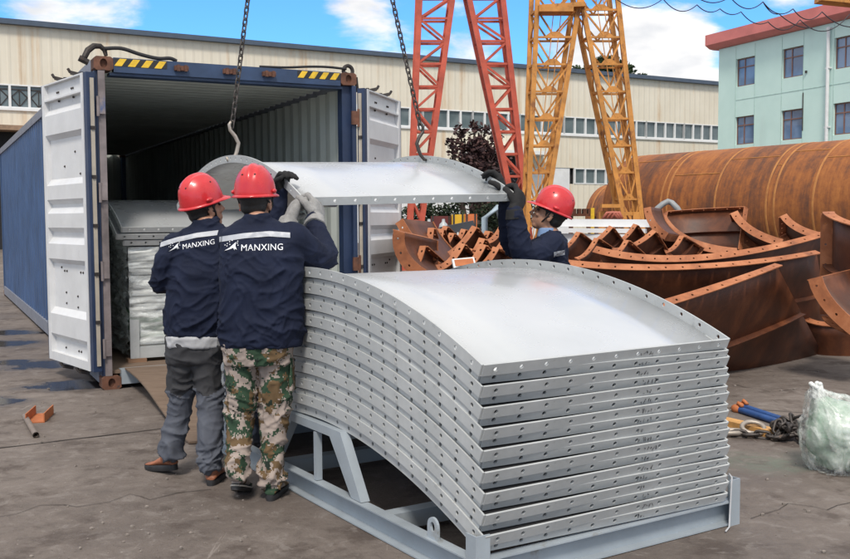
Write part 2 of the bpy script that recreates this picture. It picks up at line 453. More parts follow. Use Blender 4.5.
for sc_, rot_, off_ in (((9,0.7,1),0.5,3), ((8,0.6,1),-0.7,17), ((10,0.9,1),1.3,29)):   # scuffs and drag marks
    sf = m.noise(1.6, 5, 0.7, m.mapping(sc_, (off_,off_,0), rot=(0,0,rot_)))
    c = m.mix(m.math('MULTIPLY', m.rng(sf, 0.665, 0.70), m.rng(m.noise(0.9, 3, 0.6, m.mapping((1,1,1),(off_,1,0))), 0.48, 0.62, 0, 0.55)), c, (0.27,0.24,0.22))
c = m.mix(m.rng(fine, 0.56, 0.74, 0, 0.5), c, (0.070,0.055,0.048))
c = m.mix(m.rng(m.noise(26, 4, 0.6, m.mapping((1,1,1),(1,8,0))), 0.67, 0.73, 0, 0.7), c, (0.33,0.30,0.28))
# damp patches with water standing in the low spots by the container and pale green dust by the bag
wet = None
gx = m.n.new('ShaderNodeVectorMath'); gx.operation = 'ADD'
wob = m.n.new('ShaderNodeTexNoise'); wob.inputs['Scale'].default_value = 1.7; wob.inputs['Detail'].default_value = 6; wob.inputs['Roughness'].default_value = 0.62
m.l.new(m.tc(), wob.inputs['Vector'])
wsc = m.n.new('ShaderNodeVectorMath'); wsc.operation = 'MULTIPLY_ADD'; m.l.new(wob.outputs['Color'], wsc.inputs[0]); wsc.inputs[1].default_value = (0.9,0.9,0); wsc.inputs[2].default_value = (-0.45,-0.45,0)
m.l.new(m.tc(), gx.inputs[0]); m.l.new(wsc.outputs[0], gx.inputs[1])
def blob(p, r0, sx=1.0):
    vm = m.n.new('ShaderNodeVectorMath'); vm.operation = 'SUBTRACT'; vm.inputs[1].default_value = (p.x, p.y, 0); m.l.new(gx.outputs[0], vm.inputs[0])
    ml = m.n.new('ShaderNodeVectorMath'); ml.operation = 'MULTIPLY'; ml.inputs[1].default_value = (1/(r0*sx), 1/r0, 0); m.l.new(vm.outputs[0], ml.inputs[0])
    ln = m.n.new('ShaderNodeVectorMath'); ln.operation = 'LENGTH'; m.l.new(ml.outputs[0], ln.inputs[0])
    return ln.outputs['Value']
dmin = None
for p_, r_, s_ in ((ground_at(78,384), .25, 1.35), (ground_at(48,364), .27, 1.5), (ground_at(12,361), .22, 1.4), (ground_at(4,344), .30, 1.2), (ground_at(14,332), .34, 1.4), (ground_at(-30,402), .3, 1.5)):
    d_ = blob(p_, r_, s_); dmin = d_ if dmin is None else m.math('MINIMUM', dmin, d_)
damp = m.rng(dmin, 1.7, 0.9); water = m.rng(dmin, 1.0, 0.86)
c = m.mix(m.math('MULTIPLY', damp, 0.6), c, (0.050,0.040,0.036)); c = m.mix(water, c, (0.028,0.026,0.027))
c = m.mix(m.math('MULTIPLY', m.rng(blob(ground_at(775,462), .32, 1.7), 1.2, 0.4), m.rng(mot, 0.40, 0.6, 0.2, 0.6)), c, (0.15,0.19,0.15))
m.color(c)
rgh = m.rng(big, 0.35, 0.65, 0.55, 0.9)
rgh = m.math('MULTIPLY', rgh, m.rng(damp, 0, 1, 1, 0.6)); rgh = m.math('MAXIMUM', m.math('SUBTRACT', rgh, water), 0.13)
m.rough(rgh)
hh = m.math('ADD', m.math('MULTIPLY', m.noise(9, 8, 0.7), 0.7), m.math('MULTIPLY', fine, 0.4))
hh = m.math('MULTIPLY', hh, m.rng(water, 0, 1, 1, 0.02))
m.bump(hh, 0.6, 0.022); M['ground'] = m.m
mb = MB(); mb.grid(lambda u, v: (-400 + 800*u, -100 + 800*v, 0), 8, 8)
struct(mb.build('ground', M['ground']))
# cracks and joints in the slab, thin sheets 4 mm above it
M['joint'] = simple('joint_dirt', (0.035,0.027,0.023), 0.9)
def ground_strip(name, pts, w, mat, z=0.004, jit=0.012):
    mb = MB(); rows = []
    P = [Vector((p.x, p.y, 0)) for p in pts]; Q = []
    for a, b in zip(P, P[1:]):
        k = max(2, int((b-a).length/0.12))
        Q += [a.lerp(b, i/k) for i in range(k)]
    Q.append(P[-1])
    for i, p in enumerate(Q):
        d = (Q[min(i+1, len(Q)-1)] - Q[max(i-1, 0)]).normalized(); r = Vector((d.y, -d.x, 0))
        j = noise.noise(p*4)*jit*2; ww = w*(0.5 + 0.9*abs(noise.noise(p*7)))
        rows.append((p + r*(j - ww), p + r*(j + ww)))
    vs_ = [Vector((q.x, q.y, z)) for r_ in rows for q in r_]
    mb.add(vs_, [(2*i, 2*i+1, 2*i+3, 2*i+2) for i in range(len(rows)-1)])
    return struct(mb.build(name, mat))
ground_strip('slab_joint', [ground_at(-60,455), ground_at(0,448), ground_at(60,441), ground_at(170,428), ground_at(260,418)], 0.012, M['joint'])
ground_strip('slab_joint', [ground_at(730,408), ground_at(790,412), ground_at(870,420)], 0.008, M['joint'])
ground_strip('slab_crack', [ground_at(-20,520), ground_at(40,505), ground_at(78,509), ground_at(130,494), ground_at(150,500), ground_at(210,489)], 0.0035, M['joint'], 0.004, 0.06)
ground_strip('slab_crack', [ground_at(735,385), ground_at(770,392), ground_at(800,389), ground_at(860,398)], 0.004, M['joint'], 0.004, 0.06)
ground_strip('slab_crack', [ground_at(755,520), ground_at(790,505), ground_at(830,512), ground_at(870,498)], 0.003, M['joint'], 0.004, 0.05)
# small rubble scattered on the slab
mb = MB(); rr = random.Random(3)
for i in range(620):
    p = ground_at(rr.uniform(-20, 870), rr.uniform(345, 575))
    if 260 < (at(0,0,1).x*0 + 425 + F*p.x/p.y) < 760 and p.y < 7 and p.x > -0.9: continue
    r = 0.003 + 0.009*rr.random()**3
    mb.ellipsoid(p + Vector((0,0,r*0.5)), (r*rr.uniform(.7,1.5), r, r*0.8), None, 5, 3)
tag(mb.build('grit', simple('grit', (0.22,0.19,0.17), 0.9, 0, 0.4, 40)), 'scattered grit and small chips on the brown concrete yard', 'grit', kind='stuff')

# ================================================================ factory hall behind
m = Mat('hall_sheeting', 0.55, 0, 0.4)
v = m.mapping((1,1,1)); sx = m.n.new('ShaderNodeSeparateXYZ'); m.l.new(m.tc(), sx.inputs[0])
st = m.noise(1.0, 6, 0.65, m.mapping((1.15,1,0.05)))
st2 = m.noise(1.0, 7, 0.7, m.mapping((0.5,1,0.22), (3,0,1)))
c = m.ramp(m.noise(0.35, 4, 0.6), [(0.3,(0.62,0.57,0.46)),(0.7,(0.70,0.655,0.55))])
rustf = m.math('MULTIPLY', m.rng(st, 0.52, 0.72), m.rng(st2, 0.36, 0.64, 0, 0.8))
c = m.mix(rustf, c, (0.50,0.30,0.135))
rib = m.math('ABSOLUTE', m.math('SINE', m.math('MULTIPLY', sx.outputs[0], PI/0.5)))
c = m.mix(m.rng(rib, 0.93, 1.0, 0, 0.22), c, (0.50,0.44,0.36))
m.color(c); m.bump(m.rng(rib, 0.75, 1.0), 0.5, 0.04); M['hall'] = m.m
M['hall_low'] = simple('hall_low_white', (0.68,0.69,0.70), 0.6, 0, 0.08, 1.2)
m = Mat('hall_glass', 0.16, 0, 0.5)
m.color(m.ramp(m.noise(0.9, 2, 0.5), [(0.35,(0.085,0.115,0.125)),(0.65,(0.15,0.185,0.195))])); M['hall_glass'] = m.m
M['frame_white'] = simple('frame_white', (0.70,0.71,0.71), 0.5, 0, 0.05, 3)
M['roof_edge'] = simple('roof_edge_blue', (0.060,0.085,0.125), 0.5, 0, 0.1, 2)
M['dark'] = simple('dark_inside', (0.018,0.018,0.02), 0.9)
HY = math.radians(29.5)
hall = thing('factory_hall', 'long cream sheet-metal factory hall with rust streaks and a band of windows', 'factory', (0, 62, 0), HY)
S0, S1, HT = -60.0, 52.0, 11.4
mb = MB()
# wall pieces around the window band and doors; local x along the wall, y into the hall
ZB0, ZB1 = 7.22, 8.42
mb.box(S0, S1, 0, 0.25, ZB1, HT); 
mb.box(S0, -47, 0, 0.25, 0, ZB0); mb.box(-47, -22.3, 0, 0.25, 6.1, ZB0); mb.box(-22.3, 4.0, 0, 0.25, 4.9, ZB0)
mb.box(4.0, 8.0, 0, 0.25, 5.6, ZB0); mb.box(8.0, 11.6, 0, 0.25, 4.9, ZB0); mb.box(11.6, 32, 0, 0.25, 4.9, ZB0); mb.box(11.6, S1, 0, 0.25, 0, 3.8); mb.box(32, S1, 0, 0.25, 3.8, ZB0)
wall = mb.build('wall', M['hall'], hall)
mb = MB(); mb.box(-22.3, 4.0, 0.04, 0.25, 0, 4.897); mb.box(8.0, 11.597, 0.04, 0.25, 0, 4.897); mb.build('lower_wall', M['hall_low'], hall)
mb = MB(); mb.box(S0, S1, 0.3, 40, 0, HT-0.1); mb.build('hall_body', M['dark'], hall)
mb = MB(); mb.box(S0, S1, -0.35, 40.2, HT, HT+0.26); mb.build('roof', M['roof_edge'], hall)
mb = MB(); mb.box(S0, S1, -0.10, -0.003, ZB0-0.13, ZB0-0.003); mb.build('sill_rail', M['frame_white'], hall)
mb = MB(); mb.box(-22.3, 4.0, -0.06, -0.003, 4.84, 4.95); mb.build('wall_trim', simple('trim_grey', (0.42,0.42,0.42), 0.6), hall)
PW = 0.93
s = S0 + 0.4
def hall_window(s, n, z0, z1, diag=False):
    mb = MB()
    for k in range(n + 1):
        mb.box(s + k*PW - 0.06, s + k*PW + 0.06, -0.04, 0.10, z0, z1)
    mb.box(s + 0.06, s + n*PW - 0.06, -0.03, 0.10, z1 - 0.07, z1); mb.box(s + 0.06, s + n*PW - 0.06, -0.03, 0.10, z0, z0 + 0.07)
    w = mb.build('window', M['frame_white'], hall)
    g = MB(); g.box(s + 0.061, s + n*PW - 0.061, 0.10, 0.12, z0, z1); g.build('glass', M['hall_glass'], w)
    if diag:
        b = MB()
        for k in range(n):
            xa, xb, zm = s + k*PW + 0.08, s + (k+1)*PW - 0.08, (z0+z1)/2 - 0.03
            xm = (xa+xb)/2
            for a_, b_ in (((xa,zm),(xm,z1-.25)),((xm,z1-.25),(xb,zm)),((xa,zm),(xm,z0+.08)),((xm,z0+.08),(xb,zm)),((xm,z0+.08),(xm,z1-.25)),((xa,z1-.25),(xb,z1-.25))):
                b.bar((a_[0],0.075,a_[1]),(b_[0],0.075,b_[1]),0.045,0.03,(0,1,0))
        b.build('window_guard', M['steel_dark'], w)
while s < S1 - 4*PW:
    hall_window(s, 4, ZB0, ZB1, s < -18); s += 4*PW
hall_window(12.0, 4, 3.803, 4.897); hall_window(12.0 + 4*PW + 0.15, 4, 3.803, 4.897); hall_window(12.0 + 8*PW + 0.3, 4, 3.803, 4.897); hall_window(12.0+12*PW+0.45, 4, 3.803, 4.897)
mb = MB(); mb.box(2.6, 9.2, -1.6, -0.003, 5.62, 5.86); mb.build('canopy', M['frame_white'], hall)
mb = MB(); mb.box(-47, -22.3, -1.2, -0.003, 6.0, 6.25); mb.build('door_hood', simple('hood_rusty', (0.34,0.22,0.14), 0.7, 0, .3, 1.5), hall)

# ================================================================ green office building
m = Mat('green_render', 0.85, 0, 0.3)
c = m.ramp(m.noise(0.5, 6, 0.62), [(0.3,(0.50,0.68,0.63)),(0.7,(0.58,0.76,0.705))])
c = m.mix(m.math('MULTIPLY', m.rng(m.noise(1.0, 6, 0.65, m.mapping((0.9,0.9,0.1))), 0.56, 0.75), 0.28), c, (0.46,0.55,0.52))
m.color(c); m.bump(m.noise(30, 4, 0.6), 0.1, 0.01); M['green'] = m.m
M['eave_red'] = simple('eave_red', (0.60,0.18,0.16), 0.7, 0, 0.1, 1.0)
M['win_brown'] = simple('win_brown', (0.20,0.10,0.075), 0.5)
m = Mat('office_glass', 0.05, 0.0, 0.8); m.color(m.ramp(m.noise(0.6, 3, 0.5), [(0.4,(0.09,0.14,0.24)),(0.6,(0.16,0.24,0.38))])); M['office_glass'] = m.m
GA = math.atan2(-0.913, 0.407)
office = thing('office_building', 'pale mint green office block with brown windows and red eaves', 'building', (17.4, 58, 0), GA)
# local x along the facade towards the camera side, local y: +y is to the left of x (right-back in the photo)
L, H0 = 34.0, 11.3
wx, rows = [1.47 + 3.58*k for k in range(9)], [(2.3, 3.9), (5.6, 7.2), (8.92, 10.5)]
mb = MB()
xs = [0.0]
for x in wx: xs += [x, x + 1.5]
xs.append(L)
zs = [0.0]
for a, b in rows: zs += [a, b]
zs.append(H0)
for i in range(len(xs)-1):
    for j in range(len(zs)-1):
        if i % 2 == 1 and j % 2 == 1: continue
        mb.box(xs[i], xs[i+1], 0, 0.3, zs[j], zs[j+1])
me_v = mb
mb.box(0, L, 0.301, 12, 0, H0-0.01)
mb.build('wall', M['green'], office)
mb = MB()
prof = [(-0.62, H0+0.25), (-0.62, H0+0.85), (12.4, H0+0.85), (12.4, H0+0.02), (-0.02, H0+0.02), (-0.30, H0+0.06)]
mb.prism([(-0.5, y, z) for y, z in prof], (L + 0.9, 0, 0)); mb.build('roof_eave', M['eave_red'], office)
mb = MB()
for x in wx[:]:
    mb.box(x - 0.035, x - 0.005, -0.012, 0.0, 0, H0-0.12); mb.box(x + 1.505, x + 1.535, -0.012, 0.0, 0, H0-0.12)
for z in (8.15, 4.85):
    mb.box(1.5, L, -0.014, -0.001, z, z + 0.035)
mb.build('panel_joint', simple('joint_green', (0.40,0.56,0.51), 0.85), office)
for ix, x in enumerate(wx[:7]):
    for (a, b) in rows:
        f = MB(); t = 0.06
        f.box(x, x+t, 0.12, 0.2, a, b); f.box(x+1.5-t, x+1.5, 0.12, 0.2, a, b)
        f.box(x+t, x+1.5-t, 0.12, 0.2, a, a+t); f.box(x+t, x+1.5-t, 0.12, 0.2, b-t, b)
        f.box(x+0.56, x+0.56+t, 0.121, 0.199, a+t, b-t); f.box(x+t, x+0.56, 0.122, 0.198, b-0.53, b-0.47); f.box(x+0.62, x+1.5-t, 0.122, 0.198, b-0.53, b-0.47)
        w = f.build('window', M['win_brown'], office)
        g = MB(); g.box(x+t, x+1.5-t, 0.155, 0.165, a+t, b-t); g.build('glass', M['office_glass'], w)
mb = MB(); mb.tube([(8.35, -0.14, 0), (8.35, -0.14, H0-0.2)], 0.09, 10)
for z in (3, 6, 9, 11.0): mb.box(8.22, 8.48, -0.2, -0.003, z, z+0.06)
mb.build('drain_pipe', M['frame_white'], office)
mb = MB(); mb.tube([(6.6, -0.03, 6.0), (6.6, -0.03, 8.0)], 0.025, 6); mb.tube([(6.8, -0.05, 9.0), (6.8, -0.05, 9.12)], 0.06, 8); mb.build('cable_conduit', M['steel_dark'], office)

# ================================================================ trees
def leaf_mat(name, a, b, c):
    m = Mat(name, 0.65, 0, 0.3)
    oi = m.n.new('ShaderNodeNewGeometry')
    m.color(m.ramp(oi.outputs['Random Per Island'], [(0.0, a), (0.5, b), (1.0, c)]))
    m.b.inputs['Transmission Weight'].default_value = 0.0
    return m.m
def crown(parent, clumps, n, size, mat, seed, squash=0.8):
    r = random.Random(seed); mb = MB(); tot = sum(c[1]**2 for c in clumps)
    for (c, rad) in clumps:
        for _ in range(int(n*rad*rad/tot)):
            d = Vector((r.gauss(0,1), r.gauss(0,1), r.gauss(0,1))).normalized()
            p = c + Vector((d.x, d.y, d.z*squash))*rad*(r.random()**0.45)*(0.75 + 0.5*noise.noise(d*2 + c))
            a = Vector((r.gauss(0,1), r.gauss(0,1), r.gauss(0,.6))).normalized(); b = a.orthogonal().normalized()
            b = (b*math.cos(r.random()*6) + a.cross(b)*math.sin(r.random()*6)).normalized()
            l = size*r.uniform(.6, 1.3)
            mb.add([p - a*l*.5, p + b*l*.25, p + a*l*.5, p - b*l*.25], [(0,1,2,3)])
    return mb.build('crown', mat, parent, recalc=False)
M['bark'] = simple('bark', (0.10,0.07,0.055), 0.9, 0, 0.3, 5, 0.4)
M['leaf_purple'] = leaf_mat('leaf_purple', (0.030,0.016,0.018), (0.055,0.028,0.030), (0.09,0.045,0.04))
M['leaf_green'] = leaf_mat('leaf_green', (0.018,0.035,0.016), (0.04,0.065,0.025), (0.07,0.10,0.035))
M['leaf_dark'] = leaf_mat('leaf_dark', (0.010,0.018,0.012), (0.022,0.035,0.018), (0.04,0.055,0.028))
def tree(name, label, base, clumps, n, size, mat, seed, rad=0.12):
    t = thing(name, label, 'tree', base)
    mb = MB(); r = random.Random(seed)
    low = min(c.z - q for c, q in clumps)
    cen = sum((c for c, q in clumps), Vector())/len(clumps)
    for (c, q) in clumps:
        st = Vector(base) + Vector((r.uniform(-.2,.2), r.uniform(-.2,.2), 0))
        md = st.lerp(c, 0.5) + Vector((r.uniform(-.3,.3), r.uniform(-.3,.3), 0.2))
        mb.tube([st, st.lerp(md, .6), md, c, c + Vector((0,0,q*0.7))], [rad, rad*.8, rad*.6, rad*.35, rad*.1], 6)
    mb.build('trunk', M['bark'], t); crown(t, clumps, n, size, mat, seed)
    return t
Yp = 44
cl = [(at(461,150,Yp),.8),(at(475,142,Yp),.7),(at(488,150,Yp),.85),(at(468,168,Yp),1.3),(at(490,172,Yp),1.4),(at(478,190,Yp),1.6),(at(459,185,Yp),1.2),(at(476,152,Yp),1.0),(at(496,138,Yp),.5),(at(460,132,Yp),.45),(at(474,126,Yp),.4),(at(485,130,Yp),.35),(at(452,142,Yp),.4)]
tree('plum_tree', 'dark purple leaved tree against the cream factory wall', (at(477,230,Yp).x, Yp, 0), cl, 3600, 0.27, M['leaf_purple'], 5)
Yp = 118
cl = [(at(608,66,Yp),2.2),(at(622,72,Yp),2.0),(at(615,80,Yp),3),(at(602,84,Yp),2.4),(at(629,84,Yp),2.2),(at(590,72,Yp),1.2),(at(640,80,Yp),1.2)]
tree('pine_tree', 'tall dark green tree rising above the factory roof behind the yellow tower', (at(612,230,Yp).x, Yp, 0), cl, 3800, 0.62, M['leaf_green'], 9, 0.4)
cl = [(at(577,73,Yp+6),1.5),(at(583,76,Yp+6),1.3)]
tree('pine_tree', 'small tree top just showing above the factory roof left of the tall tree', (at(578,230,Yp+6).x, Yp+6, 0), cl, 500, 0.55, M['leaf_green'], 10, 0.3)
Yp = 40
for k, (x0, lab) in enumerate(((432, 'dark green bush behind the rusty forms under the lifted plate'), (505, 'dark green bush behind the bent pale pipe rack'))):
    cl = [(at(x0+r_, 214+q_, Yp), .75) for r_, q_ in ((-22,0),(-8,-4),(6,2),(20,-3),(0,8),(-15,10),(16,10))]
    tree('bush', lab, (at(x0, 230, Yp).x, Yp, 0), cl, 1800, 0.2, M['leaf_dark'], 20+k, 0.06)

# ================================================================ crane legs
def lattice(name, parent, mats, bot, top, panels, chord, brace, style):
    """bot, top: four corner points each, in ring order, front edge first."""
    mc, mbr = MB(), MB()
    for i in range(4):
        mc.bar(bot[i], top[i], chord, chord, (0,-1,0.01))
    leg = mc.build(name, mats[0], parent)
    P = lambda i, t: bot[i % 4].lerp(top[i % 4], t)
    ts = [k/panels for k in range(panels+1)]
    for f in range(4):
        a, b = f, f+1
        thin = f % 2 and style == 'zigzag'
        for k, t in enumerate(ts):
            mbr.bar(P(a, t), P(b, t), brace, brace)
            if k == panels: break
            t2 = ts[k+1]
            if thin: continue
            if style == 'zigzag':
                if (k + (1 if f == 2 else 0)) % 2: mbr.bar(P(a, t), P(b, t2), brace, brace)
                else: mbr.bar(P(b, t), P(a, t2), brace, brace)
            else:
                mid = P(a, t).lerp(P(b, t), .5); mid2 = P(a, t2).lerp(P(b, t2), .5)
                w = (P(b, t) - P(a, t))*0.5; up = P(a, t2) - P(a, t)
                nrm = w.cross(up).normalized()*0.015
                if f % 2 == 0:
                    mbr.bar(mid, P(a, t2), brace*.9); mbr.bar(mid, P(b, t2), brace*.9)
                elif k % 2: mbr.bar(P(a, t), P(b, t2), brace*.6)
                if f == 0:
                    mbr.bar(mid - w*.2, mid2 - w*.2, brace*.4); mbr.bar(mid + w*.2, mid2 + w*.2, brace*.4)
                if f == 0:
                    mbr.prism([mid - w*.62 - nrm - up*.03, mid + w*.62 - nrm - up*.03, mid + w*.22 + up*.20 - nrm, mid - w*.22 + up*.20 - nrm], nrm*2)
    br = mbr.build('bracing', mats[1], leg)
    return leg
def leg_corners(Y, xl, xr, py, depth):
    fl, fr = at(xl, py, Y), at(xr, py, Y)
    return [fl, fr, fr + Vector((-.15*depth, depth, 0)), fl + Vector((-.15*depth, depth, 0))]
red = thing('gantry_crane', 'red lattice crane frame with two splayed legs standing in the yard', 'crane', (at(465,262,28).x, 28.4, 0))
Yr = 28.0
lattice('leg', red, (M['crane_red'], M['crane_red']), leg_corners(Yr, 409, 416, 265, 0.25), leg_corners(Yr, 422, 459.5, -50, 0.5), 14, 0.15, 0.062, 'zigzag')
lattice('leg', red, (M['crane_red'], M['crane_red']), leg_corners(Yr, 526, 533, 265, 0.25), leg_corners(Yr, 459, 497.5, -50, 0.5), 14, 0.15, 0.062, 'zigzag')
mb = MB(); a, b = at(416, -52, Yr), at(503, -52, Yr)
mb.bar(a + Vector((0,.5,.2)), b + Vector((0,.5,.2)), 0.9, 0.4); mb.build('head_beam', M['crane_red'], red)
mb = MB()
for x in (412, 528.5):
    p = at(x, 265, Yr); mb.box(p.x-.35, p.x+.35, p.y-.3, p.y+.7, 0, max(p.z, .05)+0.12)
mb.build('foot', M['crane_red'], red)
yel = thing('tower_crane', 'orange yellow lattice tower crane with two slanting legs before the rusty pipe', 'crane', (at(583,280,23).x, 23.4, 0))
Yy = 23.0
lattice('leg', yel, (M['crane_yellow'], M['crane_yellow']), leg_corners(Yy, 525, 535, 279, 0.30), leg_corners(Yy, 539.5, 587, -45, 0.60), 12, 0.11, 0.045, 'fan')
lattice('leg', yel, (M['crane_yellow'], M['crane_yellow']), leg_corners(Yy, 636, 648, 279, 0.30), leg_corners(Yy, 572.5, 613, -45, 0.60), 12, 0.11, 0.045, 'fan')
mb = MB(); mb.bar(at(538, 9, Yy) + Vector((0,-.1,0)), at(584, 6, Yy) + Vector((0,-.1,0)), 0.25, 0.10); mb.bar(at(545, 4, Yy) + Vector((0,.6,0)), at(590, 2, Yy) + Vector((0,.6,0)), 0.25, 0.14)
mb.bar(at(538,11.5,Yy), at(572,11.5,Yy), 0.5, 0.10); mb.build('tie_beam', M['crane_yellow'], yel)
mb = MB()
for x in (530, 642):
    p = at(x, 279, Yy); mb.box(p.x-.3, p.x+.3, p.y-.3, p.y+.7, 0, 0.2)
mb.build('foot', M['crane_yellow'], yel)
# boom corner at the top right, and festoon cables
a, b = at(818, -1.2, 16), at(880, 5, 16)
bo = tag(MB().bar(a, b, 0.3, 0.11).build('crane_boom', M['crane_yellow']), 'rusty yellow crane boom end at the top right above the green building', 'boom')
M['wire'] = simple('wire_black', (0.03,0.03,0.04), 0.6)
def festoon(label, nodes, Y, r=0.0075):
    mb = MB()
    for (x0, y0, x1, y1, sag) in nodes:
        a, b = at(x0, y0, Y), at(x1, y1, Y + 0.2)
        pts = [a.lerp(b, t/14) - Vector((0,0, sag*Y/F*4*(t/14)*(1-t/14))) for t in range(15)]
        mb.tube(pts, r, 6)
    return tag(mb.build('festoon_cable', M['wire'], None, True), label, 'cable', 'looped cables above the pipe')
festoon('black looped cable, the lower row hanging across the sky over the pipe', [(605,-12,663,-1,14),(663,-1,697,5,9),(697,5,720,9,5),(720,9,741,12,4),(741,12,768,22,6),(768,22,800,20,9),(800,20,850,14,14)], 15)
festoon('black looped cable, the upper row near the top edge of the sky', [(690,-8,730,-3,8),(730,-3,763,2,9),(763,2,793,9,8),(763,2,779,14,4),(779,14,812,28,4),(793,9,822,12,9),(822,12,860,26,6)], 14)

# ================================================================ big rusty pipes
def pipe_mat():
    m = Mat('pipe_rust', 0.72, 0.1, 0.4)
    sx = m.n.new('ShaderNodeSeparateXYZ'); m.l.new(m.tc(), sx.inputs[0])
    seg = m.n.new('ShaderNodeTexWhiteNoise'); seg.noise_dimensions = '1D'
    m.l.new(m.math('FLOOR', m.math('DIVIDE', sx.outputs[0], 1.02)), seg.inputs['W'])
    n = m.noise(1.3, 9, 0.68, m.mapping((1.6,0.7,0.7)), 0.4)
    st = m.noise(2.4, 8, 0.7, m.mapping((2.4,0.25,0.25),(3,1,2)))
    x = m.math('ADD', m.math('ADD', m.math('MULTIPLY', n, 0.50), m.math('MULTIPLY', m.math('SUBTRACT', m.noise(9, 8, 0.75), 0.5), 0.30)), m.math('ADD', m.math('MULTIPLY', st, 0.50), m.math('MULTIPLY', m.math('SUBTRACT', seg.outputs['Value'], 0.5), 0.10)))
    c = m.ramp(x, [(0.32,(0.080,0.043,0.033)),(0.43,(0.155,0.062,0.031)),(0.53,(0.28,0.098,0.031)),(0.68,(0.43,0.165,0.042))])
    m.color(c); m.bump(m.noise(18, 5, 0.65), 0.3, 0.01); return m.m
M['pipe'] = pipe_mat(); M['weld'] = rust('weld', [(0.3,(0.30,0.12,0.035)),(0.7,(0.50,0.22,0.06))], 5)
M['dark_rust'] = simple('dark_rust', (0.03,0.018,0.013), 0.9)
def big_pipe(label, base, ang, R, Ln, seam):
    t = thing('rusty_pipe', label, 'pipe', base, ang)
    mb = MB(); n = 72
    def ring(x, r): return [Vector((x, r*math.cos(2*PI*k/n), R + 0.25 + r*math.sin(2*PI*k/n))) for k in range(n)]
    mb.loft([ring(0, R-.03), ring(0, R), ring(Ln, R), ring(Ln, R-.03)], cap=False)
    mb.loft([ring(0, R-.03), ring(Ln, R-.03)], cap=False)
    mb.build('shell', M['pipe'], t, 40)
    for s_ in seam:
        w = MB(); w.loft([ring(s_-.03, R-.006), ring(s_-.02, R+.007), ring(s_+.02, R+.007), ring(s_+.03, R-.006)], cap=False)
        w.build('weld_seam', M['weld'], t, 30)
    w = MB()
    for i, s_ in enumerate(seam[:-1]):
        a_ = 2.15 + 0.5*((i*37) % 5)/5
        w.tube([(s_+.05, (R+.002)*math.cos(a_), R+.25+(R+.002)*math.sin(a_)), (seam[i+1]-.05, (R+.002)*math.cos(a_), R+.25+(R+.002)*math.sin(a_))], 0.013, 6)
    w.build('long_weld', M['weld'], t)
    sd = MB()
    for x in (0.8, Ln*.45, Ln-1):
        for sg in (-1, 1): sd.prism([(x-.12, sg*.25, 0), (x-.12, sg*1.0, 0), (x-.12, sg*1.0, .55), (x-.12, sg*.25, .26)], (.24,0,0))
    sd.build('saddle_block', M['timber'], t)
    return t
PA = math.atan2(-0.84, 0.54)
pb = at(648, 216, 26.0)
big_pipe('huge brown rusty steel pipe lying across the yard before the green building', (pb.x-0.15, 26.0, 0), PA, 1.43, 15.0,
         [0.35, 2.0, 2.2, 3.65, 5.05, 5.25, 6.2, 7.6, 7.8, 8.9, 10.3, 10.5, 12])
pb = at(610, 216, 36.0)
big_pipe('shorter rusty pipe farther back, beyond the huge pipe end', (pb.x, 36.0, 0), PA, 1.22, 3.6, [0.3, 1.5, 2.9])
# ================================================================ shipping container
CY = 0.47291
CA = Vector((-2.8293, 8.4437, 0))
cw = Vector((math.cos(CY), math.sin(CY), 0)); cd = Vector((-math.sin(CY), math.cos(CY), 0))
def cl(x, y, z): return CA + cw*x + cd*y + Vector((0, 0, z))
W_, L_, H_ = 2.438, 12.19, 2.896
cont = thing('shipping_container', 'open blue shipping container with white inner doors swung wide', 'container', CA, CY)
def corrug(mb, p0, along, outw, length, z0, z1, pitch=0.278, depth=0.036, t=0.003, horiz=None):
    """Trapezoid sheet; material 0 on the outer skin, 1 on the inner."""
    prof = []; x = 0.0
    while x < length - 1e-6:
        for dx, o in ((0, 0), (.07/.278*pitch, 0), (.139/.278*pitch, -depth), (.209/.278*pitch, -depth)):
            if x + dx < length: prof.append((x + dx, o))
        x += pitch
    prof.append((length, 0))
    up = horiz or Vector((0,0,1))
    for mi, off in ((0, 0), (1, -t)):
        vs_ = []
        for (x, o) in prof:
            q = p0 + along*x + outw*(o + off)
            vs_ += [q + up*z0, q + up*z1]
        mb.add(vs_, [(2*i, 2*i+2, 2*i+3, 2*i+1) for i in range(len(prof)-1)], mi)
V = Vector
mb = MB(); corrug(mb, V((0.012, 0.16, 0)), V((0,1,0)), V((-1,0,0)), L_-.2, 0.20, H_-.05); mb.build('side_wall', [M['cont_blue'], M['cont_in']], cont, recalc=False)
mb = MB(); corrug(mb, V((W_-0.012, 0.16, 0)), V((0,1,0)), V((1,0,0)), L_-.2, 0.20, H_-.05); mb.build('side_wall', [M['cont_blue'], M['cont_in']], cont, recalc=False)
mb = MB(); corrug(mb, V((0.06, 0.10, H_-.02)), V((0,1,0)), V((0,0,1)), L_-.2, 0, W_-.12, 0.21, 0.055, 0.003, V((1,0,0))); mb.build('roof', [M['cont_blue'], M['cont_in']], cont, recalc=False)
mb = MB(); corrug(mb, V((0.06, L_-.03, 0)), V((1,0,0)), V((0,1,0)), W_-.12, 0.10, H_-.015); mb.build('end_wall', [M['cont_blue'], M['cont_in']], cont, recalc=False)
mb = MB(); mb.box(0.04, W_-.04, 0.06, L_-.06, 0.13, 0.16); mb.build('floor', M['wood'], cont)
M['rail_grey'] = worn('rail_grey', (0.20,0.215,0.26), (0.36,0.30,0.30), 0.4, 0.5, 0, 5, (1,0.4,1))
for x0, x1 in ((-0.004, 0.058), (W_-.058, W_+.004)):
    mb = MB(); mb.box(x0, x1, 0.164, L_-.17, H_-.115, H_-.012); mb.build('top_rail', M['rail_grey'], cont)
    mb = MB(); mb.box(x0-.002, x1, 0.164, L_-.17, 0.045, 0.20); mb.build('bottom_rail', M['rail_grey'], cont)
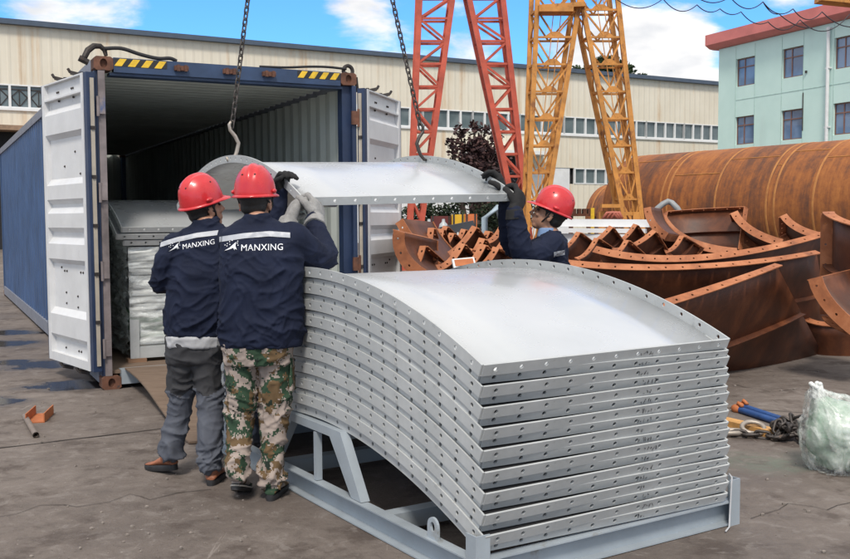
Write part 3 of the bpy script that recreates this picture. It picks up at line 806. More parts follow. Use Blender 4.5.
def casting(x0, x1, y0, y1, z0, z1, front):
    mb = MB(); n = 20
    xc, zc = (x0+x1)/2, (z0+z1)/2
    hx, hz = 0.031, 0.04
    # front face with an oval hole
    outer = []; inner = []
    for k in range(n):
        t = 2*PI*k/n; c, s_ = math.cos(t), math.sin(t)
        m_ = max(abs(c), abs(s_)); outer.append((xc + (x1-x0)/2*c/m_, zc + (z1-z0)/2*s_/m_))
        inner.append((xc + hx*c, zc + hz*s_))
    yf = y0 if front else y1; yi = yf + (0.035 if front else -0.035)
    vs_ = [(x, yf, z) for x, z in outer] + [(x, yf, z) for x, z in inner] + [(x, yi, z) for x, z in inner] + [(x, (y1 if front else y0), z) for x, z in outer]
    fs = []
    for k in range(n):
        j = (k+1) % n
        fs += [(k, j, n+j, n+k), (n+k, n+j, 2*n+j, 2*n+k), (k, 3*n+k, 3*n+j, j)]
    fs += [tuple(range(2*n, 3*n)), tuple(range(3*n, 4*n))]
    return mb.add(vs_, fs)
for x0 in (-0.003, W_-.159):
    for z0 in (0, H_-.118):
        casting(x0, x0+.162, -0.003, .178, z0, z0+.118, True).build('corner_casting', M['cont_rust'], cont)
        casting(x0, x0+.162, L_-.178, L_+.003, z0, z0+.118, False).build('corner_casting', M['cont_rust'], cont)
# door posts
for sgn, x0, x1 in ((1, 0.0, 0.13), (-1, W_-.13, W_)):
    mb = MB(); 
    if sgn > 0: mb.box(.028, 0.085, 0.0, 0.16, .121, H_-.121)
    else: mb.box(W_-.045, x1, 0.0, 0.16, .121, H_-.121); mb.box(x0, W_-.045, 0.05, 0.163, .121, H_-.121)
    mb.build('corner_post', M['post'] if sgn > 0 else M['navy_steel'], cont)
    for z in (0.30, 0.98, 1.66, 2.40):
        b = MB(); xx = 0.03 if sgn > 0 else W_-.05
        b.box(xx - .006, xx + .050, -0.025, -0.0005, z, z + .13); b.tube([(xx+.025-sgn*.035, -.022, z-.02), (xx+.025-sgn*.035, -.022, z+.15)], .013, 8)
        b.build('hinge_bracket', M['post'] if sgn > 0 else M['cont_rust'], cont)
    if sgn > 0:
        mb = MB(); mb.box(0.0, .0275, .03, .16, .121, H_-.121); mb.build('gap_shade_strip', M['navy_steel'], cont)  # shade of the hinge-side gap, painted as a dark strip
    for y in (L_-.16,):
        b = MB(); b.box(x0, x1, L_-.163, L_, .121, H_-.121); b.build('corner_post', M['cont_blue'], cont)
M['header'] = worn('header_blue', (0.028,0.055,0.12), (0.16,0.10,0.08), 0.3, 0.45, 0, 6, (1,1,1), 0.2)
mb = MB(); mb.box(0.162, W_-.162, 0.0, .10, H_-.13, H_-.004); mb.box(.13, W_-.13, 0.03, .163, H_-.155, H_-.1301); mb.build('door_header', M['header'], cont)
mb = MB(); mb.box(0.162, W_-.162, 0.0, .14, .04, .165); mb.build('door_sill', M['frame_blue'], cont)
def stripes(xa, xb):
    k = MB(); k.box(xa, xb, -0.003, -0.0005, H_-.076, H_-.012); b = k.build('hazard_stripe', M['hazard_k'], cont)
    y = MB(); n = 4; w = (xb-xa)/n
    for i in range(n):
        x = xa + i*w
        y.prism([(x, -.0045, H_-.076), (x+w*.55, -.0045, H_-.076), (min(x+w*.95, xb), -.0045, H_-.012), (x+w*.42, -.0045, H_-.012)], (0, .0012, 0))
    y.build('yellow_band', M['hazard_y'], b)
stripes(.166, .62); stripes(W_-.60, W_-.166)
for x in (.74, 1.18, 1.55):
    mb = MB(); mb.box(x-.06, x+.06, -.05, -.0005, H_-.085, H_-.045); mb.box(x-.045, x-.02, -.07, -.0505, H_-.095, H_-.04); mb.box(x+.02, x+.045, -.07, -.0505, H_-.095, H_-.04)
    mb.build('lashing_lug', M['cont_rust'], cont)
M['seal'] = simple('seal_beige', (0.40,0.36,0.30), .6)
# doors: hinge line, direction of the leaf; inner face turned outwards
def door(hinge, dirv, side):
    d = dirv.normalized(); nrm = V((d.y, -d.x, 0))*side     # normal of the inner face
    Wd, z0, z1, t = 1.17, 0.165, 2.755, 0.045
    def P(u, z, o): return hinge + d*u + nrm*o + V((0,0,z))
    def slab(mb, u0, u1, za, zb, o0, o1, mi=0):
        return mb.box8([P(u0,za,o0), P(u1,za,o0), P(u1,za,o1), P(u0,za,o1), P(u0,zb,o0), P(u1,zb,o0), P(u1,zb,o1), P(u0,zb,o1)], mi)
    # panel with pressed horizontal ribs
    mb = MB()
    ribs = [(2.28,2.47),(1.68,1.82),(1.42,1.56),(1.13,1.28),(.42,.62)]
    prof = [(z0+.08, 0.0)]
    for a, b in reversed(ribs):
        prof += [(a-.045, 0.0), (a, .045), (b-.01, .045), (b+.05, 0.0)]
    prof += [(z1-.16, 0.0)]
    u0, u1 = .125, Wd-.085
    vs_ = []
    for z, o in prof: vs_ += [P(u0, z, o), P(u1, z, o)]
    n = len(prof)
    mb.add(vs_, [(2*i, 2*i+1, 2*i+3, 2*i+2) for i in range(n-1)])
    for u in (u0, u1):   # closed rib ends
        for k, (a, b) in enumerate(ribs):
            mb.add([P(u,a-.045,0), P(u,a,.045), P(u,b-.01,.045), P(u,b+.05,0)], [(0,1,2,3)])
    slab(mb, u0, u1, z0+.08, z1-.16, -.03, -.028)
    slab(mb, .075, u0, z0, z1, -.03, .048); slab(mb, u1, Wd-.02, z0, z1, -.03, .048)
    slab(mb, u0, u1, z0, z0+.08, -.03, .046); slab(mb, u0, u1, z1-.16, z1-.0, -.03, .010); slab(mb, u0, u1, z1-.16, z1-.145, .0105, .046); slab(mb, u0, u1, z1-.012, z1, .0105, .046)
    p = mb.build('door', M['cont_white'], cont)
    e = MB(); slab(e, .0, .0748, z0, z1, -.034, .040); slab(e, Wd-.0198, Wd, z0, z1, -.034, .046); e.build('door_edge', M['navy_steel'], p)
    g = MB()
    slab(g, -.013, -.001, z0+.05, z1-.05, -.02, .012)
    g.build('gasket', M['seal'], p)
    for k in range(1, 6):
        q = MB(); z = z0 + k*.42
        slab(q, -.024, .0, z, z+.03, -.022, .014); q.build('hinge', M['steel_dark'], p)
    # bolt heads
    for u, z in ((.40,2.66),(.44,2.66),(.78,2.66),(.82,2.66),(.78,2.58),(.40,2.58),(.42,2.10),(.70,1.98),(.30,1.02),(.36,1.02),(.72,1.02),(.78,1.02),(.45,.80),(.45,.70),(.75,.72),(.75,.82),(.4,.30),(.46,.30),(.8,.30),(.3,1.9),(.86,1.05)):
        o = .012 if z > 2.56 else (.048 if z < .245 else .001)
        b = MB(); b.ellipsoid(P(u, z, o), (.011,.011,.011), None, 8, 5); b.build('bolt', M['steel_dark'], p)
    # locking bars on the outer face; their cam ends stick out above and below
    for u in (.38, .80):
        r = MB(); r.tube([P(u, z0-.05, -.06), P(u, z1+.05, -.06)], .018, 8)
        for z in (z1+.02, z0-.06): r.bar(P(u, z, -.06), P(u+.03, z+.02, .03), .045, .03); r.bar(P(u+.03, z+.02, .03), P(u+.045, z+.055, .045), .02, .02)
        for z in (.6, 1.2, 1.9, 2.4): slab(r, u-.04, u+.04, z, z+.04, -.085, -.031)
        r.build('lock_bar', M['steel_dark'], p)
    return p
def lcl(v): # world direction to container-local
    return V((v.dot(cw), v.dot(cd), 0))
door(V((-0.032, -0.005, 0)), lcl(V((-.63,.777,0))), -1)
door(V((W_+.04, -0.01, 0)), lcl(V((.275,.96,0))), 1)

# lifting hooks and slings left on the top corners
hk = thing('lifting_hook', 'rusty lifting hook with a black sling on the left top corner of the container', 'hook', cl(0,0.1,H_))
mb = MB(); mb.tube([cl(-.085,.05,H_-.05), cl(-.07,.05,H_-.01), cl(-.04,.06,H_+.05), cl(.015,.08,H_+.095), cl(.07,.10,H_+.10), cl(.105,.10,H_+.07), cl(.115,.09,H_+.02)], [.016,.026,.028,.026,.024,.022,.016], 10)
mb.tube([cl(-.115,.05,H_-.02), cl(-.04,.05,H_-.055)], .028, 10); mb.build('hook_body', M['steel_dark'], hk)
def rope(name, label, pts, r=.012):
    mb = MB(); P = [Vector(p) for p in pts]; out = []
    for i in range(len(P)-1):
        p0, p1, p2, p3 = P[max(i-1,0)], P[i], P[i+1], P[min(i+2,len(P)-1)]
        for k in range(6):
            t = k/6; out.append(0.5*((2*p1) + (p2-p0)*t + (2*p0-5*p1+4*p2-p3)*t*t + (3*p1-p0-3*p2+p3)*t**3))
    out.append(P[-1]); mb.tube(out, r, 7)
    return tag(base_origin(mb.build(name, M['rubber'], None, True)), label, 'rope')
rope('wire_rope', 'black wire rope lying from the left hook along the container roof edge', [cl(.10,.06,H_+.075), cl(.24,.05,H_+.085), cl(.40,.05,H_+.045), cl(.55,.05,H_+.02), cl(.66,.06,H_+.03), cl(.72,.07,H_+.012)], .017)
hk = thing('lifting_shackle', 'round dark shackle ring standing on the right top corner of the container', 'shackle', cl(W_-.05,.1,H_))
mb = MB(); c0 = cl(W_-.03,.13,H_+.036); mb.tube([c0 + cw*.048*math.cos(t*PI/12) + V((0,0,.052*math.sin(t*PI/12))) for t in range(24)], .019, 8, True); mb.build('ring', M['steel_dark'], hk)
mb = MB(); mb.tube([cl(W_-.09,.09,H_+.012), cl(W_+.05,.12,H_-.03), cl(W_+.07,.14,H_-.16)], .02, 8); mb.build('pin', M['steel_dark'], hk)
rope('wire_rope', 'black wire rope lying from the right shackle along the container roof edge', [cl(W_-.06,.10,H_+.05), cl(W_-.25,.08,H_+.055), cl(W_-.45,.07,H_+.045), cl(W_-.7,.06,H_+.02), cl(W_-.95,.06,H_+.012)], .012)

# ramp sheet from the sill to the ground
ramp = thing('loading_ramp', 'thin brown worn sheet laid as a ramp from the container sill to the ground', 'ramp', cl(1.15,-2.4,0))
mb = MB()
def rampP(u, v, o=0):
    y = -.012 - 2.42*v; z = .165*(1-v)**1.1 + .012 + 0.02*math.sin(v*PI*2.2) * (1-v) 
    return cl(.19 + .02*math.sin(v*5) + 1.85*u, y, z + o)
mb.grid(lambda u, v: rampP(u, v, .008), 8, 24); mb.grid(lambda u, v: rampP(u, v, -.006), 8, 24)
for u in (0, 1):
    mb.grid(lambda a, v: rampP(u, v, -.006 + .014*a), 1, 24)
mb.grid(lambda u, a: rampP(u, 1, -.006 + .014*a), 8, 1)
mb.build('ramp_sheet', M['wood'], ramp)

# ================================================================ plates
def holed_strip(mb, n, length, h, fn, hole=0.0105, zc=0.5, k=8, mi=0):
    """Strip of n cells, each with a round bolt hole; fn(s, t) maps strip metres to a point."""
    cell = length/n; ring0 = [(-1,-1),(0,-1),(1,-1),(1,0),(1,1),(0,1),(-1,1),(-1,0)]
    for i in range(n):
        sc, tcn = (i+.5)*cell, h*zc
        out, inn = [], []
        for a, b in ring0:
            out.append(fn(sc + a*cell/2, tcn + (b*h*(1-zc) if b > 0 else b*h*zc)))
            q = math.atan2(b, a); inn.append(fn(sc + hole*math.cos(q), tcn + hole*math.sin(q)))
        mb.add(out + inn, [(j, (j+1) % 8, 8 + (j+1) % 8, 8 + j) for j in range(8)], mi)
R_P = 3.75
def solid(o, t, off=0.0):
    m_ = o.modifiers.new('thickness', 'SOLIDIFY'); m_.thickness = t; m_.offset = off; m_.use_even_offset = False
    return o
def clean(mb):
    me = mb.mesh('t', False); bm = bmesh.new(); bm.from_mesh(me)
    bmesh.ops.remove_doubles(bm, verts=bm.verts, dist=0.0004); bmesh.ops.recalc_face_normals(bm, faces=bm.faces)
    bm.to_mesh(me); bm.free(); return me
SCRIB = {}
def scribble(proto, seed):
    P, al, Rs, Wp = SCRIB[proto]; r = random.Random(seed); k = MB(); s1 = .60*Wp + r.uniform(-.02,.02)
    for j in range(r.randint(2, 5)):
        s0 = s1 + j*.018; h0, h1 = r.uniform(.012,.018), r.uniform(.028,.038)
        pts = [P(s0 + r.uniform(0,.014), -al, Rs + r.choice((h0, h1, (h0+h1)/2))) + Vector((0,-.0062,-.002)) for _ in range(r.randint(3, 5))]
        k.tube(pts, r.uniform(.0008,.0012), 4)
    return k.mesh('scribble')
def make_plate(root, Wp=1.452, half=1.53, fh=.052, skew=0.0, ink=0, rust_=False):
    """Curved plate with flanges up all round; local x along the straight edge, y along the arc, z = 0 at the lower ends of the arc."""
    Rs = R_P - fh; al = math.asin(half/R_P); zc0 = -Rs*math.cos(al)
    def P(x, a, r): # skewed front edge
        aa = a + (skew*(1 - x/Wp)/Rs)*max(0, -a/al)
        return Vector((x, half + r*math.sin(aa), zc0 + r*math.cos(aa)))
    mb = MB(); mb.grid(lambda u, v: P(Wp*u, -al + 2*al*v, Rs), 4, 40)
    sh = solid(put('sheet', clean(mb), M['plate'], root, True), .005)
    La = 2*al*R_P; na = 25
    for x in (0.0, Wp):
        mb = MB(); holed_strip(mb, na, La, fh, lambda s, t: P(x, -al + 2*al*s/La, Rs + t), zc=.52)
        solid(put('side_flange', clean(mb), M['flange'], root), .009)
    for sg in (-1, 1):
        mb = MB(); holed_strip(mb, 11, Wp-.012, fh, lambda s, t: P(.006 + s, sg*al, Rs + t), zc=.52)
        fl = solid(put('end_flange', clean(mb), M['flange'], root), .009)
        if sg < 0 and ink:
            SCRIB[root.name] = (P, al, Rs, Wp)
            put('handwriting', scribble(root.name, ink), M['ink'], fl)
        if False:
            r = random.Random(ink); k = MB()
            for j in range(r.randint(3, 4)):
                s0 = .62*Wp*0.97 + j*.017 - .04
                pts = [P(s0 + r.uniform(0,.014), -al, Rs + r.uniform(.014,.038)) + Vector((0,-.0062,-.002)) for _ in range(4)]
                k.tube(pts, .0013, 4)
            put('handwriting', k.mesh('t'), M['ink'], fl)
    return root
SY = math.radians(32.7)
SA = Vector((0.19632, 3.79017, 0))
sx_, sy_ = Vector((math.cos(SY), math.sin(SY), 0)), Vector((-math.sin(SY), math.cos(SY), 0))
def sl(x, y, z): return SA + sx_*x + sy_*y + Vector((0, 0, z))
ORD = ['', 'second', 'third', 'fourth', 'fifth', 'sixth', 'seventh', 'eighth', 'ninth', 'tenth', 'eleventh', 'twelfth', 'thirteenth', 'fourteenth', 'fifteenth', 'sixteenth', 'seventeenth', 'lowest']
GP = 'curved flanged steel plates in the stack on the frame'
Z_TOP = 0.862; PAIR = 0.0862
protoA = thing('curved_plate', 'topmost grey curved steel plate of the stack, its whole shiny face bare', 'plate', sl(.034, 0.0, Z_TOP), SY, GP)
make_plate(protoA, ink=11)
protoB = thing('curved_plate', '', 'plate', sl(.046, -.002, Z_TOP - .047), SY, GP)
make_plate(protoB, 1.428, 1.517, .046, .036, ink=12)
for x_ in (.012, 1.416):      # dark strips added to stop light between the plates, along both arcs and front
    mb = MB(); Rs_ = R_P - .046 - .0185; al_ = math.asin(1.515/R_P)*.985; zc_p = -(R_P-.046)*math.cos(math.asin(1.515/R_P))
    pts = [V((x_, 1.515 + Rs_*math.sin(al_*(k/15-1)), zc_p + Rs_*math.cos(al_*(k/15-1)))) for k in range(31)]
    mb.tube(pts, .0142, 6); mb.build('light_block_strip', M['rubber'], protoB)
mb = MB(); mb.box8([V((.004, .036, -.030)), V((1.424, .036, -.030)), V((1.424, .075, -.010)), V((.004, .095, -.002)), V((.004, .026, -.008)), V((1.424, .026, -.008)), V((1.424, .075, .014)), V((.004, .095, .024))]); mb.build('light_block_strip', M['rubber'], protoB)
ri = random.Random(5)
for k in range(18):
    a = k % 2 == 0; proto = protoA if a else protoB
    o = proto if k < 2 else copy_tree(proto)
    z = Z_TOP - (k//2)*PAIR - (0 if a else .0482)
    # copies sit a little out of line, as stacked by hand
    jx, jy = (ri.uniform(-.0025,.0025), ri.uniform(-.002,.002)) if k > 1 else (0, 0)
    if k >= 9: jx += .004; jy -= .004
    o.location = sl((.034 if a else .046) + jx, (0.0 if a else -.002) + jy, z)
    if k > 1:
        for c1 in o.children_recursive:
            if c1.name.startswith('handwriting'):
                me_ = scribble(proto.name, 100 + k); me_.materials.append(M['ink']); c1.data = me_
    if k: o['label'] = f'grey curved steel plate in the stack on the frame, {ORD[k]}' + (' from the top' if k < 17 else ' of all')
# every plate with its own scribble stays individual by its mesh data where it faces the camera
for c1 in list(o.children):
    if c1.name.startswith('light_block_strip'): bpy.data.objects.remove(c1)
Z_LOW = Z_TOP - 8*PAIR - .0482

# the frame that carries the stack
fr = thing('carrying_frame', 'pale blue grey welded steel frame under the stack of plates', 'frame', SA, SY)
def channel(mb, p, d, outv, length, h=.115, w=.055, t=.007):
    z = V((0,0,1))
    mb.box8([p, p+d*length, p+d*length+outv*t, p+outv*t, p+z*h, p+d*length+z*h, p+d*length+outv*t+z*h, p+outv*t+z*h])
    for zz in (0, h-t):
        q = p + outv*(t+.0003) + z*zz; w2 = w - t
        mb.box8([q, q+d*length, q+d*length+outv*w2, q+outv*w2, q+z*t, q+d*length+z*t, q+d*length+outv*w2+z*t, q+outv*w2+z*t])
X, Y_ = V((1,0,0)), V((0,1,0)); FW, FL = 1.565, 3.06
for x, o in ((.052, -X), (FW-.052, X)):
    mb = MB(); channel(mb, V((x, .062, .004)), Y_, o, FL-.124); mb.build('side_beam', M['frame_blue'], fr)
for y, o in ((.055, -Y_), (FL-.055, Y_)):
    mb = MB(); channel(mb, V((.0, y, .004)), X, o, FW); mb.build('end_beam', M['frame_blue'], fr)
for y in (.75, 1.95):
    mb = MB(); mb.box(.0605, FW-.0605, y, y+.08, .03, .11); mb.build('cross_beam', M['frame_blue'], fr)
for x, sx1 in ((-.004, 1), (FW+.004, -1)):
    for y, sy1 in ((-.006, 1), (FL+.006, -1)):
        mb = MB(); z1 = .225
        mb.box(*sorted((x, x+sx1*.007)), *sorted((y, y+sy1*.07)), .0, z1); mb.box(*sorted((x+sx1*.0073, x+sx1*.07)), *sorted((y, y+sy1*.007)), .0, z1)
        mb.build('corner_post', M['frame_blue'], fr)
for x in (.012, FW-.062):
    mb = MB(); z0 = .122
    leg = [(.965,z0),(1.065,z0),(1.29,.385),(1.27,.4275),(1.175,.4275)]
    mb.prism([(x, y, z) for y, z in leg], (.05,0,0)); mb.prism([(x, 3.04-y, z) for y, z in leg][::-1], (.05,0,0))
    mb.prism([(x+.001, y, z) for y, z in ((1.2705,.428),(1.2905,.385),(1.7495,.385),(1.7695,.428))], (.048,0,0))
    mb.bar((x+.018, 1.46, z0), (x+.018, 1.46, .378), .034, .030, (0,1,0))
    mb.build('truss_support', M['frame_blue'], fr)
for y in (1.24, 1.79):
    mb = MB(); mb.box(.0625, FW-.0625, y-.03, y+.03, .375, .420); mb.build('cap_bar', M['frame_blue'], fr)
def lug(y):
    mb = MB(); n = 16; vs_ = []; x0, x1 = .012, .024
    out = [(-.04,0),(-.04,.05)] + [(.04*math.cos(PI - PI*k/8), .055 + .04*math.sin(PI*k/8)) for k in range(9)] + [(.04,.05),(.04,0)]
    m_ = len(out); inn = []
    for i in range(m_):
        a_, b_ = out[i]; q = math.atan2(b_-.052, a_); inn.append((.017*math.cos(q), .052 + .024*math.sin(q)))
    for x in (x0, x1):
        vs_ += [(x, y+a_, .119+b_) for a_, b_ in out] + [(x, y+a_, .119+b_) for a_, b_ in inn]
    fs = []
    for i in range(m_):
        j = (i+1) % m_
        fs += [(i, j, m_+j, m_+i), (2*m_+i, 2*m_+j, 3*m_+j, 3*m_+i), (i, j, 2*m_+j, 2*m_+i), (m_+i, m_+j, 3*m_+j, 3*m_+i)]
    mb.add(vs_, fs); mb.build('lifting_lug', M['frame_blue'], fr)
lug(.335); lug(2.72)
mb = MB(); mb.tube([(FW-.035, .03, .245), (FW-.05, .0, .235), (FW-.068, -.012, .20), (FW-.075, -.016, .14), (FW-.085, -.02, .07), (FW-.10,-.03,.01), (FW-.16,-.06,.008)], .0045, 6)
mb.build('tie_wire', M['shirt'], fr, True)

# the lifted plate: same kind, hung on two chains and held by the men
LY = math.radians(27.5)
lx_, ly_ = V((math.cos(LY), math.sin(LY), 0)), V((-math.sin(LY), math.cos(LY), 0))
P_L = at(303, 205.5, 5.62); LROLL = -0.022
lift = thing('curved_plate', 'grey curved steel plate hanging from two chains, held up by the workers', 'plate', P_L, LY)
make_plate(lift); lift.rotation_euler = (0, LROLL, LY)
def lp(x, a, r):   # world point on the lifted plate; a in -1..1 along the arc, r height above the sheet
    al = math.asin(1.53/R_P); Rs = R_P - .052; zc0 = -Rs*math.cos(al)
    q = V((x, 1.53 + (Rs+r)*math.sin(a*al), zc0 + (Rs+r)*math.cos(a*al)))
    return P_L + Matrix.Rotation(LY, 3, 'Z') @ (Matrix.Rotation(LROLL, 3, 'Y') @ q)

# chains
def chain_mesh(path, pitch=.043, w=.021, r=.0058):
    mb = MB(); P = [Vector(p) for p in path]
    seg = [0]
    for a, b in zip(P, P[1:]): seg.append(seg[-1] + (b-a).length)
    n = int(seg[-1]/pitch); Ln = pitch*1.36
    ref = V((.6,.8,0))
    for i in range(n+1):
        s = min(i*pitch, seg[-1]-1e-4); k = max(j for j in range(len(seg)-1) if seg[j] <= s)
        d = (P[k+1]-P[k]).normalized(); c = P[k] + d*(s - seg[k])
        a = d.cross(ref).normalized() if abs(d.dot(ref)) < .97 else d.orthogonal().normalized()
        b = d.cross(a)
        if i % 2: a = b
        rr_ = w - r; hl = Ln/2 - rr_
        pts = [c + d*(hl + rr_*math.sin(PI*t/5)) + a*rr_*math.cos(PI*t/5) for t in range(6)] + [c - d*(hl + rr_*math.sin(PI*t/5)) - a*rr_*math.cos(PI*t/5) for t in range(6)]
        mb.tube(pts, r, 6, True)
    return mb
TOP = at(300, -420, 7.2)
A1, A2 = lp(0.0, -.04, .052), lp(1.452, -.20, .052)
for k, (Ap, lab) in enumerate(((A1, 'steel hoisting chain with a bent hook in front of the open container'), (A2, 'steel hoisting chain hooked to the right end of the lifted plate, before the red crane'))):
    hook_top = Ap + (TOP-Ap).normalized()*.20
    t = thing('hoist_chain', lab, 'chain', Ap)
    d = (TOP-Ap).normalized()
    mb = chain_mesh([hook_top + d*.02, TOP]); mb.build('chain', M['chain'], t, True)
    h = MB(); s = cw*(1 if k == 0 else -1)
    h.tube([hook_top + d*.05 - s*.006, hook_top + d*.02 - s*.022, hook_top - d*.02 - s*.010, hook_top - d*.06 + s*.03, hook_top - d*.11 + s*.062, Ap + d*.035 + s*.058, Ap + d*.005 + s*.052, Ap - d*.03 + s*.03, Ap - d*.035, Ap - d*.01 - s*.012], [.009,.012,.013,.014,.014,.014,.013,.012,.010,.007], 9)
    h.build('hook', M['hook'] if k == 0 else M['chain'], t, True)

# ================================================================ load in the container
def film(o_name, parent, y0, y1, x0, x1, z0, ztop, mat):
    """Block wrapped in crumpled film: arched top, gathered sides."""
    mb = MB(); half = (y1-y0)/2
    def side(u, v):
        # u round the block, v up
        per = [(x0,y0),(x1,y0),(x1,y1),(x0,y1),(x0,y0)]; ln = [x1-x0, y1-y0, x1-x0, y1-y0]
        s = u*sum(ln); i = 0
        while i < 3 and s > ln[i]: s -= ln[i]; i += 1
        a, b = V((*per[i], 0)), V((*per[i+1], 0)); p = a.lerp(b, min(1, s/ln[i]))
        yy = (p.y - (y0+y1)/2)/half
        zt = ztop + .20*(1 - yy*yy)
        z = z0 + (zt - z0)*v
        out = V((p.x-(x0+x1)/2, 0, 0)).normalized()*(1 if i in (1,3) else 0) + V((0,(-1 if i == 0 else 1),0))*(1 if i in (0,2) else 0)
        q = V((p.x*3 + p.y*3, z*9, 1.3))
        q2 = V((s*3.2 + z*2.5, z*13 - s*2.4, 4.1 + i))
        d = .030*noise.noise(q) + .045*(1-2*abs(noise.noise(q2)))*.6 + .016*(1-2*abs(noise.noise(q2*2.3)))
        return p + out*(d - .012) + V((0,0,z))
    mb.grid(lambda u, v: side(u, v), 190, 60)
    return put(o_name, clean(mb), mat, parent, True)
m = Mat('stretch_film', 0.16, 0, 0.8)
c = m.ramp(m.noise(2.5, 6, 0.65), [(0.3,(0.42,0.47,0.45)),(0.5,(0.62,0.66,0.65)),(0.75,(0.80,0.83,0.83))])
c = m.mix(m.rng(m.noise(3.2, 4, 0.6, m.mapping((1,1,2),(4,1,0))), 0.58, 0.72, 0, 0.5), c, (0.16,0.27,0.19))
m.color(c); m.bump(m.noise(9, 6, 0.7, m.mapping((1,1,2.2)), 0.8), 0.9, 0.03)
m.b.inputs['Coat Weight'].default_value = 0.5; m.b.inputs['Coat Roughness'].default_value = 0.08; M['film'] = m.m
load = thing('wrapped_bundle', 'bundle of plates wrapped in crumpled clear film inside the container', 'bundle', CA + cd*.47 + V((0,0,.16)), CY)
M['film'] = film_mat('stretch_film', (0.86,0.90,0.89), 0.28, 0.92, 3.0, (0.6,0.6,2.8))
film('film_wrap', load, .50-.47, 3.55-.47, .33, 1.78, .04, 1.075, M['film'])
M['plate_green'] = simple('packing_green', (0.14,0.24,0.16), 0.6)
for k in range(14):      # the plates that show through the film
    mb = MB(); z_ = .155 + k*.066; dx_ = .012*((k*7) % 3)
    def pl(u, v, o): return V((.355 + dx_ + 1.395*u, .06 + 2.98*v, z_ + .20*(1-(2*v-1)**2) + o))
    for o in (0, .05): mb.grid(lambda u, v: pl(u, v, o), 1, 16)
    for u in (0, 1): mb.grid(lambda a_, v: pl(u, v, .05*a_), 1, 16)
    for v in (0, 1): mb.grid(lambda u, a_: pl(u, v, .05*a_), 1, 1)
    mb.build('packed_plate', M['flange'] if k not in (1, 2, 3) else M['plate_green'], load)
for y0_, y1_ in ((-.005, .06), (3.02, 3.07)):
    mb = MB(); mb.box(.345, 1.765, y0_, y1_, .035, .14); mb.build('pallet_beam', M['flange'], load)
for x0_, y0_ in ((.30,-.03),(1.6,-.03),(.30,2.9),(1.6,2.9)):
    mb = MB(); mb.box(x0_, x0_+.17, y0_, y0_+.12, 0, .034); mb.build('timber_block', M['timber'], load)
mb = MB(); mb.box(.325, .41, .02-.035, .03-.035, .036, .40); mb.build('corner_board', M['flange'], load)
labs = ['lowest of three loose plates lying on the wrapped bundle in the container', 'middle of three loose plates lying on the wrapped bundle in the container', 'top plate of the three loose ones on the wrapped bundle in the container']
for k, (dx, dy, z) in enumerate(((.285, .445, 1.252), (.22, .415, 1.310), (.265, .40, 1.374))):
    o = copy_tree(lift)
    o.location = cl(dx, dy, z); o.rotation_euler = (0,0,CY); o['label'] = labs[k]; o['group'] = 'plates loaded in the container'

# ================================================================ loose bits on the ground
p = ground_at(45, 418)
t = thing('steel_channel', 'short offcut of orange rusty steel channel lying on the yard', 'offcut', p)
mb = MB(); d = (ground_at(54,405) - ground_at(34,424)).normalized(); r_ = V((d.y,-d.x,0)); a = ground_at(35,423)
Lc = .34
mb.box8([a - r_*.06, a + r_*.06, a + r_*.06 + d*Lc, a - r_*.06 + d*Lc] + [q + V((0,0,.007)) for q in (a - r_*.06, a + r_*.06, a + r_*.06 + d*Lc, a - r_*.06 + d*Lc)])
for s_ in (-1, 1):
    b = a + r_*s_*.0605
    mb.box8([b, b + r_*s_*.007, b + r_*s_*.007 + d*Lc, b + d*Lc] + [q + V((0,0,.07)) for q in (b, b + r_*s_*.007, b + r_*s_*.007 + d*Lc, b + d*Lc)])
mb.build('channel', M['orange_steel'], t)
mb = MB(); a, b = ground_at(25,419) + V((0,0,.021)), ground_at(36,438) + V((0,0,.021))
mb.tube([a, b], .021, 14, cap=False); mb.tube([a, b], .015, 14, cap=False)
tag(base_origin(mb.build('pipe_offcut', worn('pipe_old', (0.22,0.18,0.155), (0.12,0.06,0.04), .5, .6, .3, 14), None, 40)), 'short grey brown pipe offcut lying beside the orange channel', 'offcut')
# sling tools, strap and chain on the right
t = thing('turnbuckle', 'pair of blue steel rods with orange ends lying by the chain heap', 'tool', ground_at(765, 425))
for k, (a, b) in enumerate((((740,413),(786,428)),((745,410.5),(797,428)))):
    a, b = ground_at(*a) + V((0,0,.025)), ground_at(*b) + V((0,0,.025))
    mb = MB(); mb.tube([a, b], .024, 10); r1 = mb.build('rod', simple('tool_blue', (0.025,0.08,0.25), 0.4, 0, .2, 12), t, 40)
    d = (b-a).normalized(); mb = MB(); mb.ellipsoid(a - d*.04, (.06,.04,.035), (d, V((d.y,-d.x,0)), V((0,0,1))), 10, 6); mb.tube([a - d*.05, a - d*.02 + V((0,0,.05)), a + d*.03 + V((0,0,.03))], .014, 6); mb.build('rod_end', M['orange_steel'], t, True)
mb = MB(); a, b = ground_at(716,423), ground_at(772,436.5); d = (b-a).normalized(); r_ = V((d.y,-d.x,0))
mb.box8([a-r_*.05, b-r_*.05, b+r_*.05, a+r_*.05] + [q + V((0,0,.05)) for q in (a-r_*.05, b-r_*.05, b+r_*.05, a+r_*.05)])
tag(base_origin(mb.build('timber_batten', simple('timber_yellow', (0.55,0.30,0.10), 0.6, 0, .2, 12))), 'orange yellow batten lying behind the right end of the plate stack', 'batten')
rr = random.Random(12); path = [ground_at(716,436) + V((0,0,.03)), ground_at(735,437) + V((0,0,.02)), ground_at(755,438.5) + V((0,0,.03)), ground_at(775,440) + V((0,0,.025))]
for k in range(26):
    q = ground_at(790 + rr.gauss(0,8), 438 + rr.gauss(0,3.2)); path.append(q + V((0,0,.03 + .11*rr.random())))
path.append(ground_at(806,446) + V((0,0,.02)))
t = thing('chain_heap', 'heap of dark loose chain lying on the yard behind the stack', 'chain', ground_at(785,440))
chain_mesh(path, .075, .034, .0105).build('chain', M['chain'], t, True)
